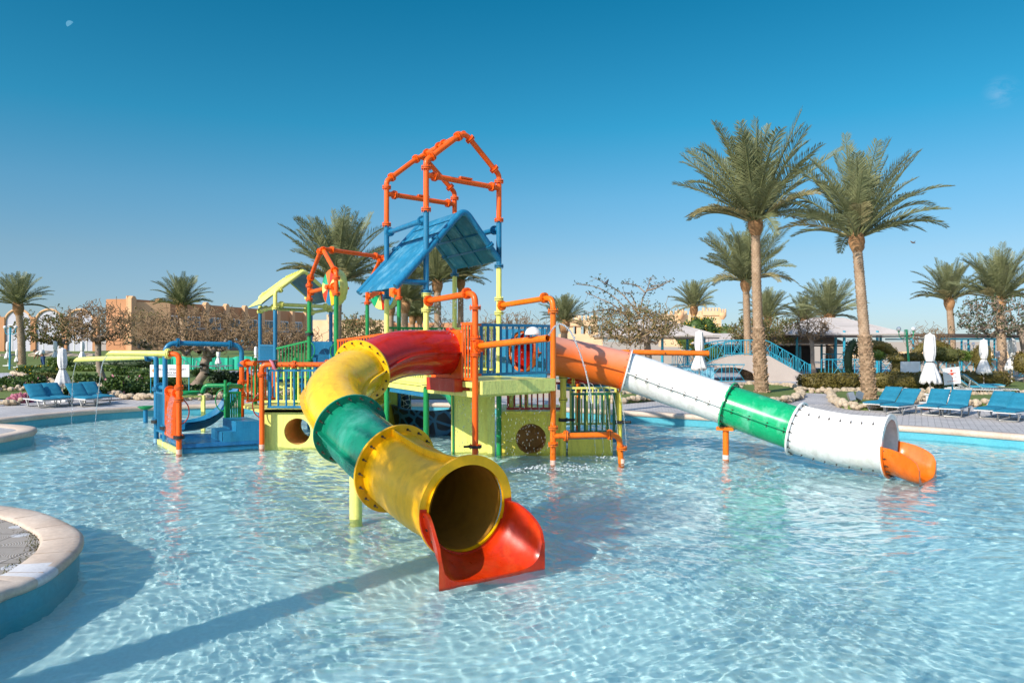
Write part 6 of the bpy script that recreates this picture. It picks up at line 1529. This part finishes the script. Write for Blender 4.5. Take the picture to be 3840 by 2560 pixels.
def lattice(par,name,P,h,mat='turq',step=.42,rb=.016,top=True):
    """rails along polyline P with uprights and crossed bars between"""
    mb=MB(); Q=catmull([Vector(p) for p in P],4); mb.tube([p+V(0,0,h) for p in Q],.03,6); mb.tube([p+V(0,0,.06) for p in Q],.02,6)
    acc=0; pts=[Q[0]]
    for a,b in zip(Q,Q[1:]):
        acc+=(b-a).length
        if acc>=step: acc=0; pts.append(b)
    for i,(a,b) in enumerate(zip(pts,pts[1:])):
        mb.tube([a,a+V(0,0,h)],rb*1.2,5,False)
        if i%2: mb.tube([a+V(0,0,.06),b+V(0,0,h)],rb,4,False); mb.tube([b+V(0,0,.06),a+V(0,0,h)],rb,4,False)
        else:
            for q in (.33,.66): mb.tube([a.lerp(b,q)+V(0,0,.06),a.lerp(b,q)+V(0,0,h)],rb,4,False)
    return mb.build(name,M[mat],par)
for y in (39.7,42.5): lattice(BR,'lattice_rail',[V(9.2,y,.78),V(10.4,y,1.18),V(11.2,y,1.5),V(12.0,y,1.64),V(13.0,y,1.66),V(13.7,y,1.62),V(14.8,y,1.02),V(16.0,y,.32)],.80,step=.30)
for y in (39.7,42.5): MB().cyl((16.0,y,DZ),(16.0,y,1.2),.05,n=10).build('rail_post',M['turq'],BR)
LF=thing('lattice_fence','turquoise lattice panels with pale blue boards beside the foot of the bridge','fence',(10,38.8,DZ))
lattice(LF,'lattice_rail',[V(8.0,38.8,DZ),V(9.5,38.8,DZ),V(11.0,38.8,DZ),V(12.2,38.8,DZ)],.92,step=.5,rb=.014); MB().box((9.35,39.0,DZ+.42),(2.6,.04,.75)).build('board',plain('pale_blue_board',(.22,.50,.62),.6),LF)
LF=thing('lattice_fence','long turquoise lattice fence behind the clipped hedges at the right','fence',(24,44,DZ))
lattice(LF,'lattice_rail',[V(X_(3080,43),43,.35),V(X_(3250,43),43,.35),V(X_(3450,43.5),43.5,.35),V(X_(3650,43.5),43.5,.35),V(X_(3880,43),43,.35)],1.0,step=.45,rb=.02)
lattice(LF,'lattice_rail',[V(X_(3080,50),50,.75),V(X_(3250,50),50,.75),V(X_(3460,50),50,.75)],.8,step=.45,rb=.018)
mb=MB(); mb.box((X_(3700,46),46,.75),(9,.1,1.0)); mb.build('board',M['concrete'],LF)
# lattice behind tower
LF=thing('lattice_fence','pale turquoise lattice fence seen through the railings of the tower','fence',(-2,42,DZ)); lattice(LF,'lattice_rail',[V(-3.5,42,DZ),V(0,42,DZ),V(3,42,DZ),V(6.5,41,DZ)],1.0,step=.4,rb=.02)
bush('bush','green shrub seen under the salmon slide behind the pen','bush',W(2210,1420,36),(.9,.6,.35),'leaf_lite',700,(.07,.13),2,lumps=1)
# ---- person bending at far left, birds, moon
PE=thing('person','person in a white shirt and blue trousers bending over a lounger at the left','person',W(150,1372,49)); q=W(150,1374,49); sk=plain('skin',(.22,.11,.06),.6)
def skin(name,verts,edges,rad,mat,par):
    me=bpy.data.meshes.new(name); o0=origin(par); me.from_pydata([(q.x+v[0]-o0[0],q.y+v[1]-o0[1],q.z+v[2]-o0[2]) for v in verts],edges,[]); me.materials.append(mat)
    o=bpy.data.objects.new(name,me); COL.objects.link(o); o.parent=par; sm=o.modifiers.new('skin','SKIN'); o.modifiers.new('sub','SUBSURF').levels=1
    sm.use_smooth_shade=True
    for v,r_ in zip(me.skin_vertices[0].data,rad): v.radius=(r_,r_)
    me.skin_vertices[0].data[0].use_root=True; return o
vb=[(.22,0,.82),(.05,0,.98),(-.12,0,1.02),(-.22,0,1.0),(-.34,0,.98),(.12,.02,.45),(.20,.02,.05),(.10,.02,.02),(.28,-.08,.45),(.34,-.1,.05),(.24,-.1,.02),(-.18,.16,.80),(-.26,.16,.58),(-.30,.15,.50),(-.16,-.16,.78),(-.26,-.18,.58),(-.30,-.18,.50)]
eb=[(0,1),(1,2),(2,3),(3,4),(0,5),(5,6),(6,7),(0,8),(8,9),(9,10),(2,11),(11,12),(12,13),(2,14),(14,15),(15,16)]
body=skin('body',vb,eb,[.13,.13,.13,.06,.10,.07,.045,.05,.07,.045,.05,.05,.035,.04,.05,.035,.04],sk,PE)
skin('shirt',[vb[0],vb[1],vb[2],vb[11],vb[14]],[(0,1),(1,2),(2,3),(2,4)],[.155,.16,.16,.07,.07],M['cloth'],PE)
skin('trousers',[vb[0],vb[5],vb[6],vb[8],vb[9]],[(0,1),(1,2),(0,3),(3,4)],[.15,.095,.07,.095,.07],plain('navy_cloth',(.02,.06,.16),.8),PE)
MB().sphere((q.x-.36,q.y,q.z+1.03),.095,10,8,sx=1,sy=.9).build('hair',M['black'],PE)
def bird(label,p,d,wing):
    p=Vector(p); g=thing('bird',label,'bird',p); g.scale=(.55,)*3 if wing else (.8,)*3; mt=plain('feathers',(.03,.03,.035) if not wing else (.12,.08,.06),.6)
    mb=MB(); prof=[(0,-.22),(.03,-.2),(.035,-.12),(.075,.0),(.08,.08),(.05,.15),(.055,.19),(.03,.23),(.008,.28),(0,.29)]; mb.lathe(prof,p,12,True,d); mb.build('body',mt,g)
    for sg in (-1,1):
        s=V(.25*sg,0,.9) if not wing else V(sg*.6,.2,.45); w_=MB(); a=p+V(.06*sg,0,.02)
        w_.slab([a+V(0,0,.06),a+s*.30+V(0,.0,.04),a+s*.34-V(0,0,.02),a-V(0,0,.06)] if wing else [a+V(.02*sg,0,.1),a+V(.03*sg,0,-.1),a+V(.01*sg,0,-.2),a+V(-.01*sg,0,0)],(0,1,0),.02); w_.build('wing',mt,g)
bird('dark crow perched on a bare bough of the straggly tree',W(2274,1060,37.9),(.5,0,.8),False)
bird('small brown bird flying left of the far right palms',W(3425,910,40),(-.8,0,.2),True)
def moon():
    Y=3200.0; c_=W(263,92,Y); r_=13.5*Y/F; mb=MB(); vs=[]; n_=40; nrm=(V(0,0,EYE)-c_).normalized(); ux=V(1,0,0); uz=ux.cross(-nrm).normalized()*-1
    uz=V(0,0,1)-nrm*nrm.z; uz.normalize(); ux=uz.cross(nrm)
    d0=radians(135); rim=[]; ter=[]
    for k in range(n_+1):
        a=d0-pi/2+pi*k/n_; rim.append(c_+(ux*cos(a)+uz*sin(a))*r_); b_=-pi/2+pi*k/n_; q_=.15*cos(b_); w_=sin(b_)
        t_=ux*cos(d0)+uz*sin(d0); s_=ux*cos(d0+pi/2)+uz*sin(d0+pi/2); ter.append(c_+(t_*-q_+s_*w_)*r_)
    mid=[a_.lerp(b2,.5)+nrm*r_*.5 for a_,b2 in zip(rim,ter)]
    mb.grid([rim,mid,ter],True); mb.grid([rim,[a_.lerp(b2,.5)-nrm*r_*.2 for a_,b2 in zip(rim,ter)],ter],True,True)
    m,nt,b,out=newmat('moon_glow'); e=N(nt,'ShaderNodeEmission'); L(nt,ramp(nt,noise(nt,mapped(nt,(.06,.06,.06)),1,4),[(.3,(.06,.26,.44)),(.7,(.12,.35,.52))]),e.inputs[0]); L(nt,e.outputs[0],out.inputs[0])
    tag(mb.build('moon',m),'pale half moon high in the blue sky at the upper left','moon')
moon()
